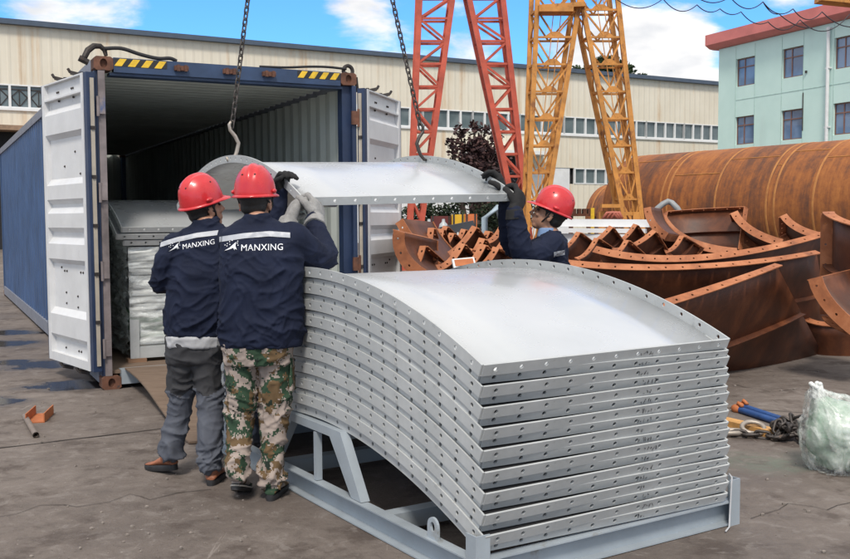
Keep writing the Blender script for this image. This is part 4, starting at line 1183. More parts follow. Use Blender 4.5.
mb = MB(); c0 = ground_at(753,435) + V((0,0,.05)); mb.tube([c0 + V((.075*math.cos(q*PI/8), .05*math.sin(q*PI/8), .03*math.sin(q*PI/8))) for q in range(16)], .017, 8, True)
c0 = ground_at(729,436) + V((0,0,.03)); mb.tube([c0 + V((.10*math.cos(q*PI/8), .05*math.sin(q*PI/8), 0)) for q in range(16)], .018, 8, True)
mb.build('shackle', M['hook'], t, True)
# bag of clear plastic sheeting
bc = ground_at(846, 470); R0 = .245
def bag(u, v):
    th, ph = PI*v, 2*PI*u
    d = V((math.sin(th)*math.cos(ph), math.sin(th)*math.sin(ph), math.cos(th)))
    k = 1 + .16*noise.noise(d*1.6 + V((3,1,2)))
    w_ = d + V((noise.noise(d*2.1), noise.noise(d*2.1 + V((5,1,2))), noise.noise(d*2.1 + V((1,8,2)))))*.35
    g = abs(noise.noise(V((math.cos(ph + w_.x*.5)*3.0, math.sin(ph + w_.x*.5)*3.0, v*1.1))))
    g2 = abs(noise.noise(w_*3.1 + V((1,7,2)))); g3 = abs(noise.noise(w_*6.5))
    k += (.13*(.35 - g)*math.sin(th)**.4 + .11*(.3 - g2) + .04*(.3 - g3))
    q = d*R0*k; q.z = max(q.z*1.02, -.195 + .012*noise.noise(d*9)); q.x *= 1.05
    if d.z > .30: q += V((-.16,.03,.05))*((d.z-.30)/.70)**2; q.x = q.x - (q.x+.16)*.35*((d.z-.30)/.70)**2
    return bc + q + V((0,0,.195))
mb = MB(); mb.grid(bag, 170, 110)
m = Mat('bag_film', 0.2, 0, 0.7)
c = m.ramp(m.noise(6, 6, 0.65), [(0.3,(0.20,0.33,0.24)),(0.5,(0.36,0.47,0.39)),(0.72,(0.60,0.66,0.62))])
c = m.mix(m.rng(m.noise(4.5, 4, 0.6, m.mapping((1,1,1),(4,1,0))), 0.52, 0.68, 0, 0.75), c, (0.21,0.36,0.25))
m.color(c); m.bump(m.noise(9, 5, 0.6, None, 1.0), 0.5, 0.02); M['bag'] = m.m
t = thing('plastic_bag', 'crumpled bundle of clear and green plastic sheeting on the ground', 'bag', bc)
M['bag_film'] = film_mat('bag_film_clear', (0.84,0.88,0.86), 0.12, 0.80, 4.5, (1,1,0.6))
put('film', clean(mb), M['bag_film'], t, True)
mb = MB(); mb.grid(lambda u, v: bc + V((0,0,.19)) + (bag(u + .13, v) - bc - V((0,0,.19)))*.86, 60, 40)
put('bundle', clean(mb), M['bag'], t, True)
mb = MB(); kn = bag(.5, .0)
for j in range(7):
    t_ = 2*PI*j/7; mb.tube([kn + V((.03*math.cos(t_), .03*math.sin(t_), -.05)), kn + V((.016*math.cos(t_), .016*math.sin(t_), .0)), kn + V((-.015 + .026*math.cos(t_), .026*math.sin(t_), .026 + .01*math.sin(j*2.3)))], [.022,.016,.015], 8)
    mb.ellipsoid(kn + V((-.015 + .026*math.cos(t_), .026*math.sin(t_), .026 + .01*math.sin(j*2.3))), (.016,.016,.014), None, 8, 6)
mb.build('bag_neck', simple('bag_white', (0.66,0.68,0.67), 0.3, 0, .1, 14, .3), t, True)
# ================================================================ rusty tunnel forms piled in the yard
def rust_form(label, pl, pm, pr, ax, width, flange=.085, side=1, n=16, stiff=(.55,), ends=True):
    pl, pm, pr, ax = V(pl), V(pm), V(pr), V(ax).normalized()
    ctrl = pm*2 - (pl+pr)*.5
    Q = lambda s: pl*(1-s)**2 + ctrl*2*s*(1-s) + pr*s*s
    Tn = lambda s: ((ctrl-pl)*(1-s) + (pr-ctrl)*s).normalized()
    Nn = lambda s: Tn(s).cross(ax).normalized()*side
    c = (pl+pm+pr)/3 + ax*width*.5
    t = thing('rusty_form', label, 'form panel', (c.x, c.y, 0), None, 'rusty curved form panels piled in the yard')
    mb = MB(); mb.grid(lambda u, v: Q(u) + ax*width*v, n, 4)
    solid(put('curved_sheet', clean(mb), M['form_face'], t, True), .006)
    Ln = sum((Q((i+1)/12) - Q(i/12)).length for i in range(12))
    nh = max(4, int(Ln/.17))
    for tt in (0.0, width):
        mb = MB(); holed_strip(mb, nh, Ln, flange, lambda s, h: Q(s/Ln) + ax*(tt) + Nn(s/Ln)*(h-.012), .012, .55)
        solid(put('arc_flange', clean(mb), M['form_edge'], t), .010)
    for s_ in ((0.0, 1.0) if ends else ()):
        mb = MB(); holed_strip(mb, max(3, int(width/.2)), width-.03, flange, lambda s, h: Q(s_) + ax*(s+.015) + Nn(s_)*(h+.004), .012, .55)
        solid(put('end_flange', clean(mb), M['form_edge'], t), .010)
    for k in stiff:
        mb = MB(); mb.grid(lambda u, v: Q(.01+.98*u) + ax*width*k + Nn(u)*(.004 + flange*.8*v), n, 1)
        solid(put('stiffener', clean(mb), M['form_face'], t), .010)
    return t
G_ = lambda px, py: ground_at(px, py)
# the three long ones in front
a, b = at(776,264,8.9), ground_at(822,353)
rust_form('front rusty form leaning low by the plate stack, its bright edge rising right', at(585,322,8.0), at(690,293,8.1), a, b-a, (b-a).length, .075, -1, 18, (.5,), False)
a, b = at(816,251,10.1), ground_at(834,346)
rust_form('long rusty form behind the front leaning one, its bolted edge running almost level', at(560,260,9.7), at(690,265,9.5), a, b-a, (b-a).length, .08, -1, 20, (.42,), False)
a, b = at(836,228,11.6), ground_at(850,325)
rust_form('long rusty form third from the front, its bright edge dipping in the middle', at(596,247,11.2), at(706,255,10.8), a, b-a, (b-a).length, .09, -1, 20, (.42,), False)
# the tall open one behind with a straight dark top edge
a, b = at(664,213,14.6), at(748,209,14.2)
rust_form('tall rusty form behind with a straight dark top edge under the huge pipe', a, a.lerp(b,.5) + V((.05,.25,0)), b, at(742,252,13.9) - b, .72, .09, -1, 10, (.55,))
rust_form('rusty form with a steeply curved bright rim before the tall dark-edged one', at(665,215,13.9), at(690,238,13.7), at(737,249,13.5), V((.25,.75,-.35)), .9, .12, -1, 14, ())
rust_form('rusty form with curved rim right of the tall one under the pipe', at(737,211,14.0), at(753,228,13.7), at(783,240,13.4), V((.35,.8,-.3)), .8, .11, -1, 12, ())
rust_form('small rusty form with short curved rim below the right half of the pipe', at(786,214,14.6), at(800,226,14.4), at(824,234,14.2), V((.3,.8,-.35)), .8, .11, -1, 12, ())
a = at(833,212,9.6)
rust_form('rusty form standing at the right edge with a bolted rim turned outwards', a, at(843,219,9.3), at(872,228,9.0), V((.06,.12,-1)), 1.05, .11, -1, 12, (.5,))
a = at(821,277,8.6)
rust_form('rusty form low at the right edge with a broad bolted curved rim', a, at(835,303,8.5), at(866,330,8.3), at(862,267,9.3)-a, 1.1, .13, -1, 12, (.5,))
rust_form('dark rusty form lying in the shade below the right edge rims', at(800,318,10.6), at(830,326,10.2), at(880,322,10.2), V((.1,.3,-.9)), .5, .10, 1, 10, ())
rust_form('narrow upright rusty rim left of the tall dark-edged form', at(650,207,13.2), at(655,222,13.1), at(668,234,13.0), V((.5,.8,-.05)), .5, .10, -1, 10, ())
# trays lying on their corners, their peaks sticking up
def peak(label, pk, l, r, Y, w=None, dy=.5, bulge=.06):
    P, Lp, Rp = at(*pk, Y), at(*l, Y - .25), at(*r, Y + dy)
    mid = (P + Lp)*.5 + V((0,0,-bulge))
    return rust_form(label, Lp, mid, P, Rp-P, (Rp-P).length if w is None else w, .07, -1, 10, (.5,))
peak('rusty tray form on its corner behind the right worker, its peak highest of the group', (610,226), (572,252), (627,249), 13.0)
peak('small rusty tray form on its corner behind, between two larger peaks', (634,224), (613,242), (647,243), 14.2)
peak('rusty tray form on its corner touching the long level edge, right of the middle peak', (653,230), (612,249), (669,256), 12.4)
peak('rusty tray form close behind the right worker collar', (577,232), (556,250), (603,252), 12.6)
peak('rusty tray form on its corner in the left pile, peak tallest and nearest the worker', (501,224), (484,240), (511,246), 11.0)
peak('rusty tray form low in the left pile beside the right worker elbow', (505,236), (478,260), (520,256), 9.8)
peak('rusty tray form in the middle of the left pile with a long slanting edge', (473,226), (440,256), (490,248), 10.8)
peak('small rusty tray form with a low peak in the left pile', (450,233), (440,242), (462,246), 11.8)
peak('rusty tray form crossing behind the low white board', (460,243), (436,266), (474,262), 9.6)
peak('thin rusty form standing upright between the arches of the left pile', (429,228), (424,252), (440,262), 10.6)
peak('second thin rusty form standing upright, leaning left', (439,229), (434,250), (447,254), 11.0)
rust_form('rusty quarter-round form with bolted rim next to the white container door', at(404,233,9.6), at(409,256,9.6), at(434,276,9.5), V((.35,.85,-.1)), .9, .13, -1, 12, ())
rust_form('straight-edged rusty form sloping down from the white container door', at(402,219,10.3), at(418,243,10.2), at(440,264,10.1), V((.45,.85,-.05)), .7, .10, -1, 10, ())
rust_form('rusty form arch lying deep in the left pile', at(408,246,11.2), at(424,238,11.2), at(445,252,11.1), V((.3,.8,-.3)), .6, .09, -1, 10, ())
for k, (lab, pk, l, r_, Yq) in enumerate((
    ('rusty tray form deep in the left pile behind the white door edge', (416,229), (405,250), (432,244), 12.2),
    ('rusty tray form behind the small low peak of the left pile', (462,229), (447,247), (476,240), 12.6),
    ('rusty tray form before the bent pale pipe frame, peak cut off', (486,231), (470,250), (503,250), 11.6),
    ('narrow rusty tray form lowest in the left pile above the plate stack', (421,246), (409,270), (446,268), 9.9),
    ('rusty tray form by the white board, its edge slanting down to the left', (481,244), (458,268), (498,264), 9.4),
    ('rusty tray form between the right worker and the middle peak', (595,238), (575,258), (622,256), 12.0),
    ('slim rusty tray form in the left pile, peak beside the dark slanting beam', (480,238), (462,258), (492,256), 10.0),
    ('steep rusty tray form in the left pile right of the bolted quarter-round', (412,240), (404,262), (424,252), 10.9),
    ('rusty tray form low behind the white board, flat peak', (468,248), (446,262), (486,262), 9.9),
    ('slim rusty tray form under the elbow of the right worker', (494,247), (472,266), (512,260), 9.5),
    ('rusty tray form high in the left pile below the maroon crate', (444,226), (430,240), (456,238), 12.9),
    ('small rusty tray form behind the third long bolted edge', (680,236), (664,250), (700,248), 12.9),
    ('low rusty tray form resting on the long level bolted edge', (625,240), (606,256), (650,262), 11.9))):
    peak(lab, pk, l, r_, Yq)
# the heap has more panels below that carry those seen on top
for k, (x, y, Y, lab) in enumerate(((430, 300, 10.9, 'rusty form lying flat under the left pile'), (490, 300, 11.0, 'rusty form lying flat under the worker side of the left pile'), (600, 300, 13.0, 'rusty form lying flat under the pile by the white beams'), (690, 290, 14.0, 'rusty form lying flat beneath the tall dark-edged form'), (770, 290, 14.0, 'rusty form lying flat beneath the right rims'))):
    c = at(x, 240, Y); 
    rust_form(lab, V((c.x-.8, Y-.2, .35)), V((c.x, Y-.1, .62)), V((c.x+.8, Y, .40)), V((.2,.95,.12)), 1.1, .12, -1, 10, ())
# hose, beams, crates and odd things behind the pile
M['hose'] = simple('hose_grey', (0.25,0.27,0.28), 0.55, 0, .12, 10)
mb = MB(); mb.tube([at(653,216,14.9), at(657,209,14.9), at(663,204,14.9), at(668,201.5,14.9), at(672,203,14.9), at(677,208,14.8), at(682,216,14.8)], .045, 10)
tag(base_origin(mb.build('bent_hose', M['hose'], None, True)), 'thick grey bent hose sticking up behind the tall rusty form', 'hose')
M['beam_white'] = simple('beam_white', (0.70,0.71,0.72), 0.5, 0, .06, 3)
Yb = 17.0
for k, (x0, x1, y0, y1, dy, lab) in enumerate(((556,650,219,226.6,0.0,'top white beam of the stack behind the right worker helmet'), (548,646,228.2,232.5,-.12,'second white beam from the top, with a grey lower edge, behind the right worker'), (556,628,233.6,243,-.05,'thick lowest white beam of the stack behind the right worker'))):
    a, b = at(x0, y0, Yb+dy+.6), at(x1, y0+.6, Yb+dy); h = (y1-y0)*Yb/F
    a.z -= h/2; b.z -= h/2
    mb = MB(); mb.bar(a, b, .22, h); 
    t = tag(base_origin(mb.build('white_beam', M['beam_white'])), lab, 'beam', 'white beams stacked behind the worker')
for x in (572, 640):
    p = at(x, 243.4, Yb+.2); mb = MB(); mb.box(p.x-.06, p.x+.06, p.y-.2, p.y+.2, p.z-.10, p.z-.005)
    for sx in (-.18, .18): mb.bar((p.x, p.y+sx, p.z-.05), (p.x, p.y+sx*1.8, 0), .06)
    tag(base_origin(mb.build('trestle', M['timber'])), 'trestle under the white beams ' + ('behind the right worker' if x == 572 else 'at their right end'), 'trestle')
Yk = 21.0
def crate(x0, x1, y0, y1, Y, mat, name, label, cat):
    a, b = at(x0, y1, Y), at(x1, y0, Y); t = thing(name, label, cat, (a.x, Y, 0))
    mb = MB(); mb.box(a.x, b.x, Y, Y+.6, a.z, b.z); mb.build('box', mat, t)
    mb = MB()
    for x in (a.x+.02, b.x-.06): mb.box(x, x+.04, Y-.02, Y-.002, a.z, b.z)
    for x in (a.x+.05, b.x-.11): mb.box(x, x+.06, Y+.1, Y+.5, 0, a.z-.003)
    mb.build('leg_rail', M['steel_dark'], t); return t
crate(452,464.5,214.5,228,Yk,simple('crate_yellow',(0.72,0.42,0.02),.6),'steel_crate','yellow crate half hidden behind the left rusty pile','crate')
crate(465,477,214,228,Yk-.05,simple('crate_orange',(0.62,0.17,0.05),.6),'steel_crate','orange red crate touching the yellow one behind the left pile','crate')
crate(431,451,216,229,Yk+.4,simple('crate_maroon',(0.12,0.022,0.022),.7),'steel_crate','dark maroon crate left of the yellow one behind the left pile','crate')
M['bottle'] = simple('bottle_pale', (0.42,0.46,0.48), .4)
for x, lab in ((429,'pale gas bottle left of the other, behind the left pile'), (443.5,'pale gas bottle standing before the maroon crate')):
    b = at(x, 233, 17); r = .085; z1 = at(x, 219, 17).z; mb = MB()
    prof = [(r,0),(r,z1-.16),(r*.8,z1-.09),(r*.35,z1-.05),(r*.3,z1),(.02,z1)]
    mb.loft([[V((b.x + q*math.cos(2*PI*k/14), 17 + q*math.sin(2*PI*k/14), z)) for k in range(14)] for q, z in prof])
    tag(base_origin(mb.build('gas_bottle', M['bottle'], None, 40)), lab, 'gas bottle')
M['pale_pipe'] = simple('pale_pipe', (0.34,0.43,0.50), .5)
mb = MB(); mb.tube([V((at(484.5,236,14).x,14,0)), at(484.5,218,14), at(497,207.5,14), at(501.5,221,14.2), V((at(503,236,14.4).x,14.4,0))], .045, 8)
tag(base_origin(mb.build('bent_pipe_rack', M['pale_pipe'], None, True)), 'pale blue bent pipe frame standing behind the left rusty pile', 'pipe frame')
t = thing('site_board', 'small rusty board with a white border lying in front of the left rusty pile', 'board', at(463,263,8.9))
a, b, c_ = at(452,259,8.9), at(474,257,9.0), at(454,268,8.8); u, v_ = b-a, c_-a; nn = u.cross(v_).normalized()
if nn.y > 0: nn = -nn
mb = MB(); mb.box8([a, b, b+v_, a+v_, a-nn*.02, b-nn*.02, b+v_-nn*.02, a+v_-nn*.02]); mb.build('panel', M['frame_white'], t)
mb = MB()
p = a + u*.08 + v_*.16 + nn*.003; q4 = (p, p+u*.84, p+u*.84+v_*.7, p+v_*.7); mb.box8(list(q4) + [q + nn*.002 for q in q4])
mb.build('rusty_centre', M['orange_steel'], t)
mb = MB(); mb.bar(at(440,231.5,14), at(474,224.5,14), .2, .12); b = mb.build('dark_beam', simple('beam_dark', (0.05,0.055,0.065), .5))
tag(base_origin(b), 'dark grey beam slanting behind the peaks of the left rusty pile', 'beam')
mb = MB(); mb.bar(at(601,206,22), at(621,206,22), .25, .08); mb.bar(at(600,213,22.3), at(638,214,22.3), .3, .08)
for x in (602, 636): mb.bar(at(x,212,22.2), V((at(x,212,22.2).x,22.2,0)), .16)
tag(base_origin(mb.build('pump_base', M['crane_yellow'])), 'yellow machine base at the foot of the yellow crane leg', 'machine base')
mb = MB()
for k in range(3): mb.tube([at(603+4*k,219,20), at(607+4*k,213,20), at(613+3*k,212.5,20), at(618+2*k,219,20)], .035, 7)
tag(base_origin(mb.build('red_hose', simple('hose_red', (0.42,0.12,0.08), .6), None, True)), 'coiled red hoses lying above the white beams', 'hose')
mb = MB()
for x in (574, 579, 584, 589): mb.bar(at(x-1.6,212,30), at(x+1.6,212,30), .3, .2)
mb.bar(at(570,215,30), at(596,215,30), .4, .08)
for x in (571, 594): mb.bar(at(x,216,30.0), V((at(x,216,30).x,30,0)), .12)
tag(base_origin(mb.build('pipe_cradle', M['form_face'])), 'low rusty cradle before the shorter pipe', 'cradle')
mb = MB(); mb.bar(at(592.5,208,29), V((at(592.5,208,29).x,29,0)), .10); tag(base_origin(mb.build('yellow_post', M['hazard_y'])), 'short yellow post before the shorter rusty pipe', 'post')
# ================================================================ people
Zv = V((0,0,1))
def ring(c, hw, hd, side, fwd, n=28, e=2.4, up=None):
    out = []
    for k in range(n):
        t = 2*PI*k/n; ct, st = math.cos(t), math.sin(t)
        out.append(V(c) + side*hw*math.copysign(abs(ct)**(2/e), ct) + fwd*hd*math.copysign(abs(st)**(2/e), st))
    return out
def limb(mb, pts, rad, n=18, squash=1.0):
    """Tapered tube with round ends through joints."""
    P = [V(p) for p in pts]
    Q, R = [], []
    for i in range(len(P)-1):
        k = 7
        for j in range(k):
            t = j/k
            p0, p1, p2, p3 = P[max(i-1,0)], P[i], P[i+1], P[min(i+2,len(P)-1)]
            lin = p1.lerp(p2, t)
            cr = .5*((2*p1)+(p2-p0)*t+(2*p0-5*p1+4*p2-p3)*t*t+(3*p1-p0-3*p2+p3)*t**3)
            Q.append(lin.lerp(cr, .55)); R.append(rad[i] + (rad[i+1]-rad[i])*t)
    Q.append(P[-1]); R.append(rad[-1])
    mb.tube(Q, R, n)
    mb.ellipsoid(Q[0], (R[0],)*3, None, 16, 10); mb.ellipsoid(Q[-1], (R[-1]*.98,)*3, None, 16, 10)
def folds(seed, amp, fn=None):
    s = V((seed*3.1, seed*1.7, seed*.9))
    def rid(q, k):      # sharp crests between soft hollows
        return (1 - abs(noise.noise(q))*2)**k if abs(noise.noise(q)) < .5 else 0.0
    def f(p, n):
        w = 1.0 if fn is None else fn(p)
        wb = V((noise.noise(p*5 + s), noise.noise(p*5 + s*2), noise.noise(p*5 + s*3)))*.09
        q = p + wb
        a = rid(V((q.x*4.5 + q.z*5, q.y*4.5, q.z*9 - q.x*6)) + s, 3)
        c = rid(V((q.x*7 - q.z*6, q.y*7, q.z*12 + q.x*9)) + s*1.7, 4)
        d = rid(V((q.x*12, q.y*12, q.z*20 - q.x*9)) + s*.6, 3)
        b = noise.noise(V((p.x*4, p.y*4, p.z*5)) + s)
        return amp*w*(a*1.25 + c*.85 + d*.35 + b*.9 - .55)
    return f
def head_shapes(mb, c, f, r, u, sc=1.0):
    ax = (r, f, u); E = lambda o, q: mb.ellipsoid(c + (r*o[0] + f*o[1] + u*o[2])*sc, tuple(x*sc for x in q), ax, 24, 16)
    E((0,-.012,.032), (.078,.096,.090)); E((0,.018,-.035), (.064,.074,.085)); E((0,.050,-.098), (.034,.034,.024))
    E((0,.080,-.072), (.024,.016,.018)); E((0,.088,-.066), (.021,.012,.006)); E((0,.087,-.080), (.019,.011,.007))
    E((0,.088,.024), (.046,.014,.010)); E((.042,.066,-.025), (.022,.022,.020)); E((-.042,.066,-.025), (.022,.022,.020))
    mb.tube([c + (f*.090 + u*.018)*sc, c + (f*.108 - u*.012)*sc, c + (f*.122 - u*.034)*sc, c + (f*.096 - u*.046)*sc], [.008*sc,.010*sc,.014*sc,.010*sc], 10)
    for s_ in (-1, 1):
        E((s_*.079,-.012,-.012), (.010,.021,.034)); E((s_*.083,-.020,-.004), (.007,.014,.022))
def helmet(parent, c, f, r, u, sc=1.0):
    """Hard hat: domed shell with crest ridges, rain gutter rim and a visor in front."""
    n, m_ = 64, 18; mb = MB(); rows = []
    def shell(ph, th, off=0.0):
        d = V((math.sin(ph), math.cos(ph), 0))
        k = math.sin(th)**.84; crest = 0.0
        x, y, z = d.x*.108*k, d.y*.132*k, .150*math.cos(th)
        # three ridges along the crown
        for o, w, h in ((0, .017, .010), (.040, .010, .005), (-.040, .010, .005)):
            crest += h*math.exp(-((x-o)/w)**2)*min(1, max(0, (z-.035)/.05))
        q = V((x, y, z)); nn = V((x/.108**2, y/.132**2, z/.15**2)).normalized()
        return q + nn*(crest + off)
    for j in range(m_+1):
        th = .015 + (PI/2 + .06)*j/m_
        rows.append([shell(2*PI*k/n, th) for k in range(n)])
    # rim
    def rim(o, dz):
        out = []
        for k in range(n):
            ph = 2*PI*k/n; d = V((math.sin(ph), math.cos(ph), 0)); vis = max(0, math.cos(ph))**2.2
            e = o*(1 + 2.6*vis)
            out.append(V((d.x*(.109+e*.8), d.y*(.133+e), -.008 + dz - .012*vis*(o/.013))))
        return out
    rows += [rim(.002, .002), rim(.013, -.004), rim(.0145, -.010), rim(.012, -.013), rim(.0, -.011)]
    inner = [[q*.965 + V((0,0,-.002)) for q in row] for row in rows[m_-1::-3]]
    allr = rows + inner
    T = lambda q: c + (r*q.x + f*q.y + u*q.z)*sc
    mb.loft([[T(q) for q in row] for row in allr])
    h = mb.build('helmet', M['helmet'], parent, 60)
    # vent holes and side lugs
    v = MB()
    for ph in (2.75, PI+.39, 1.2, -1.2):
        q = shell(ph, .86, -.001); v.ellipsoid(T(q), (.0055*sc,)*3, None, 8, 5)
    v.build('vent_hole', M['strap'], h)
    for s_ in (-1, 1):
        w = MB(); w.ellipsoid(T(V((s_*.111, -.02, .010))), (.012*sc,.024*sc,.012*sc), (r, f, u), 10, 6); w.build('side_clip', M['helmet'], h, True)
    b = MB(); nn = 40
    def band(z, k): return [T(V((math.sin(2*PI*i/nn)*.092*k, math.cos(2*PI*i/nn)*.108*k - .008, z))) for i in range(nn)]
    b.loft([band(-.034, 1.0), band(-.004, 1.02), band(-.004, .95), band(-.034, .93), band(-.034, 1.0)], cap=False); b.build('headband', M['strap'], h)
    s = MB()
    s.tube([T(V((-.095,.0,-.01))), T(V((-.088,.012,-.07))), T(V((-.052,.035,-.118))), T(V((0,.045,-.128))), T(V((.052,.035,-.118))), T(V((.088,.012,-.07))), T(V((.095,0,-.01)))], .0055*sc, 6)
    s.tube([T(V((-.088,.012,-.07))), T(V((-.075,-.07,-.02)))], .0045*sc, 6); s.tube([T(V((.088,.012,-.07))), T(V((.075,-.07,-.02)))], .0045*sc, 6)
    s.build('chin_strap', M['strap'], h, True)
    return h
def hair(parent, c, f, r, u):
    mb = MB(); ax = (r, f, u)
    mb.ellipsoid(c + f*-.020 + u*.030, (.083,.098,.088), ax, 28, 18); mb.ellipsoid(c + f*-.050 - u*.022, (.070,.056,.048), ax, 20, 12)
    me = remesh(mb, .007, 2)
    # keep the face free
    bm = bmesh.new(); bm.from_mesh(me)
    kill = [v for v in bm.verts if (v.co - c).dot(f) > .038 - .35*min(0, (v.co-c).dot(u)-.03)*-1 and (v.co-c).dot(u) < .06]
    bmesh.ops.delete(bm, geom=kill, context='VERTS'); bm.to_mesh(me); bm.free()
    return put('hair', me, M['hair'], parent, True)
def glove(parent, name, wrist, knuck, fdir, thumb, mat, sc=1.0, cuff=None, curl=1.0, spread=.021):
    """Gloved hand: palm from wrist to knuckles, four unequal fingers bent towards fdir, thumb out at the side."""
    wrist, knuck = V(wrist), V(knuck)
    d = (knuck - wrist).normalized(); side = d.cross(V(fdir)).normalized(); pn = side.cross(d).normalized()
    if pn.dot(V(fdir)) < 0: pn = -pn
    ths = 1 if side.dot(V(thumb)) > 0 else -1; side = side*ths       # side points to the thumb
    mb = MB(); L_p = (knuck-wrist).length
    rings_ = []
    for t, hw, hd in ((-.12,.033,.026),(.15,.034,.025),(.5,.043,.023),(.85,.046,.021),(1.05,.040,.017)):
        rings_.append(ring(wrist + d*L_p*t, hw*sc, hd*sc, side, pn, 20))
    mb.loft(rings_)
    for k, (o, l) in enumerate(((1.5,.90),(.5,1.0),(-.5,.95),(-1.5,.76))):
        b0 = wrist + d*L_p*.92 + side*o*spread*sc
        l1, l2, l3 = .042*l*sc, .029*l*sc, .023*l*sc
        a1, a2, a3 = .65*curl + .06*k, 1.55*curl + .05*k, 2.2*curl
        q1 = b0 + (d*math.cos(a1) + pn*math.sin(a1))*l1 + side*o*.0015
        q2 = q1 + (d*math.cos(a2) + pn*math.sin(a2))*l2; q3 = q2 + (d*math.cos(a3) + pn*math.sin(a3))*l3
        mb.tube([b0 - d*.02, b0, q1, q2, q3], [.012*sc,.0125*sc,.0122*sc,.0112*sc,.0095*sc], 12); mb.ellipsoid(q3, (.0096*sc,)*3, None, 10, 8)
        mb.ellipsoid(q1, (.0126*sc,)*3, None, 10, 8)
    t0 = wrist + d*L_p*.30 + side*.028*sc; t1 = t0 + (d*.55 + side*.65 + pn*.35).normalized()*.040*sc
    t2 = t1 + (d*.75 + side*.05 + pn*.65).normalized()*.032*sc; t3 = t2 + (d*.6 - side*.2 + pn*.8).normalized()*.022*sc
    mb.tube([t0 - side*.012*sc, t0, t1, t2, t3], [.016*sc,.0165*sc,.0145*sc,.013*sc,.011*sc], 12); mb.ellipsoid(t3, (.011*sc,)*3, None, 10, 8)
    me = remesh(mb, .0045, 3, .5, folds(2.2, .0016))
    g = put(name, me, mat, parent, True)
    if cuff is not None:
        c = MB(); wv = (V(cuff) - wrist).normalized()
        s2 = wv.orthogonal().normalized(); f2 = wv.cross(s2)
        c.loft([ring(wrist + wv*-.012, .037*sc, .033*sc, s2, f2, 20), ring(wrist + wv*.03, .040*sc, .038*sc, s2, f2, 20), ring(wrist + wv*.055, .043*sc, .041*sc, s2, f2, 20)])
        put('cuff', remesh(c, .006, 2), mat, g, True)
    return g
def shoe(parent, heel, toe_dir, lift, mat, sole, L=.285, edge=None, name='shoe'):
    """heel: ground point under the heel; lift: heel height above the ground (foot bent over the toes)."""
    d = V(toe_dir); d.z = 0; d.normalize(); r = V((d.y, -d.x, 0))
    pitch = math.asin(min(.8, lift/.2))
    def P(s, o, z):     # s along 0..L, bend at .72 L
        pv = L*.72
        if s < pv: 
            q = (pv - s)
            return V(heel) + d*(pv - q*math.cos(pitch) - z*-math.sin(pitch)*-1*0) + r*o + V((0,0, q*math.sin(pitch) + z*math.cos(pitch))) + d*(z*math.sin(pitch))
        return V(heel) + d*s + r*o + V((0,0,z))
    prof = [(0.0,.028,.055),(.03,.036,.075),(.08,.038,.085),(.13,.040,.078),(.17,.045,.062),(.21,.049,.052),(.25,.045,.044),(.275,.030,.034),(.287,.012,.026)]
    rows = []
    for s, hw, h in prof:
        s = s*L/.285; row = []
        for k in range(16):
            t = 2*PI*k/16; o = hw*math.cos(t); z = .026 + (h-.026)*(.5+.5*math.sin(t))**.8
            row.append(P(s, o*(1 - .25*max(0, math.sin(t))), z))
        rows.append(row)
    mb = MB(); mb.loft(rows); mb.loft([ring(P(.06,0,.05), .040, .048, r, d, 16), ring(P(.055,0,.11), .042, .050, r, d, 16)])
    sh = put(name, remesh(mb, .007, 3), mat, parent, True)
    mb = MB(); n = 24
    def outl(z, k):
        out = []
        for i in range(n):
            t = 2*PI*i/n; s = L/2 - L/2*1.03*math.cos(t)
            w = .047*(abs(math.sin(t))**.7)*(1 - .16*math.exp(-((s-.12)/.05)**2))*(.86 + .14*min(1, s/.15))*k
            out.append(P(s, math.copysign(w, math.sin(t)), z))
        return out
    mb.loft([outl(.0, .96), outl(.012, 1.05), outl(.030, 1.04), outl(.034, .95)])
    mb.build('sole', sole, sh, 40)
    if edge:
        e = MB(); pts = outl(.024, 1.06); e.tube(pts, .0045, 6, True); e.build('sole_edge', edge, sh)
    return sh

def project(me_obj_bvh, mb_src, base, right, up, fwd, off):
    """Lay flat artwork (u, v) onto cloth by casting along fwd."""
    out = MB(); out.f = mb_src.f; out.m = mb_src.m
    for p in mb_src.v:
        o = base + right*p.x + up*p.y - fwd*.6
        hit, nn, idx, dist = me_obj_bvh.ray_cast(o, fwd)
        out.v.append((hit if hit else o + fwd*.6) - fwd*off)
    return out
def text_mb(txt, size, maxlen=.012, bold=.0):
    cu = bpy.data.curves.new('t', 'FONT'); cu.body = txt; cu.size = size; cu.offset = bold; cu.resolution_u = 3; cu.space_character = 1.06
    o = bpy.data.objects.new('t', cu); COL.objects.link(o)
    dg = bpy.context.evaluated_depsgraph_get(); dg.update()
    me = bpy.data.meshes.new_from_object(o.evaluated_get(dg)); bpy.data.objects.remove(o)
    bm = bmesh.new(); bm.from_mesh(me); bmesh.ops.triangulate(bm, faces=bm.faces)
    for _ in range(3):
        lng = [e for e in bm.edges if e.calc_length() > maxlen]
        if not lng: break
        bmesh.ops.subdivide_edges(bm, edges=lng, cuts=1); bmesh.ops.triangulate(bm, faces=bm.faces)
    mb = MB(); mb.v = [v.co.copy() for v in bm.verts]; bm.verts.index_update()
    mb.f = [tuple(v.index for v in f.verts) for f in bm.faces]; mb.m = [0]*len(mb.f); bm.free()
    return mb
def poly_sub(polys, step=.01):
    bm = bmesh.new()
    for pl in polys:
        bm.faces.new([bm.verts.new((x, y, 0)) for x, y in pl])
    bmesh.ops.triangulate(bm, faces=bm.faces)
    for _ in range(4):
        lng = [e for e in bm.edges if e.calc_length() > step]
        if not lng: break
        bmesh.ops.subdivide_edges(bm, edges=lng, cuts=1); bmesh.ops.triangulate(bm, faces=bm.faces)
    bm.verts.index_update(); mb = MB(); mb.v = [v.co.copy() for v in bm.verts]; mb.f = [tuple(v.index for v in f.verts) for f in bm.faces]; mb.m = [0]*len(mb.f); bm.free()
    return mb
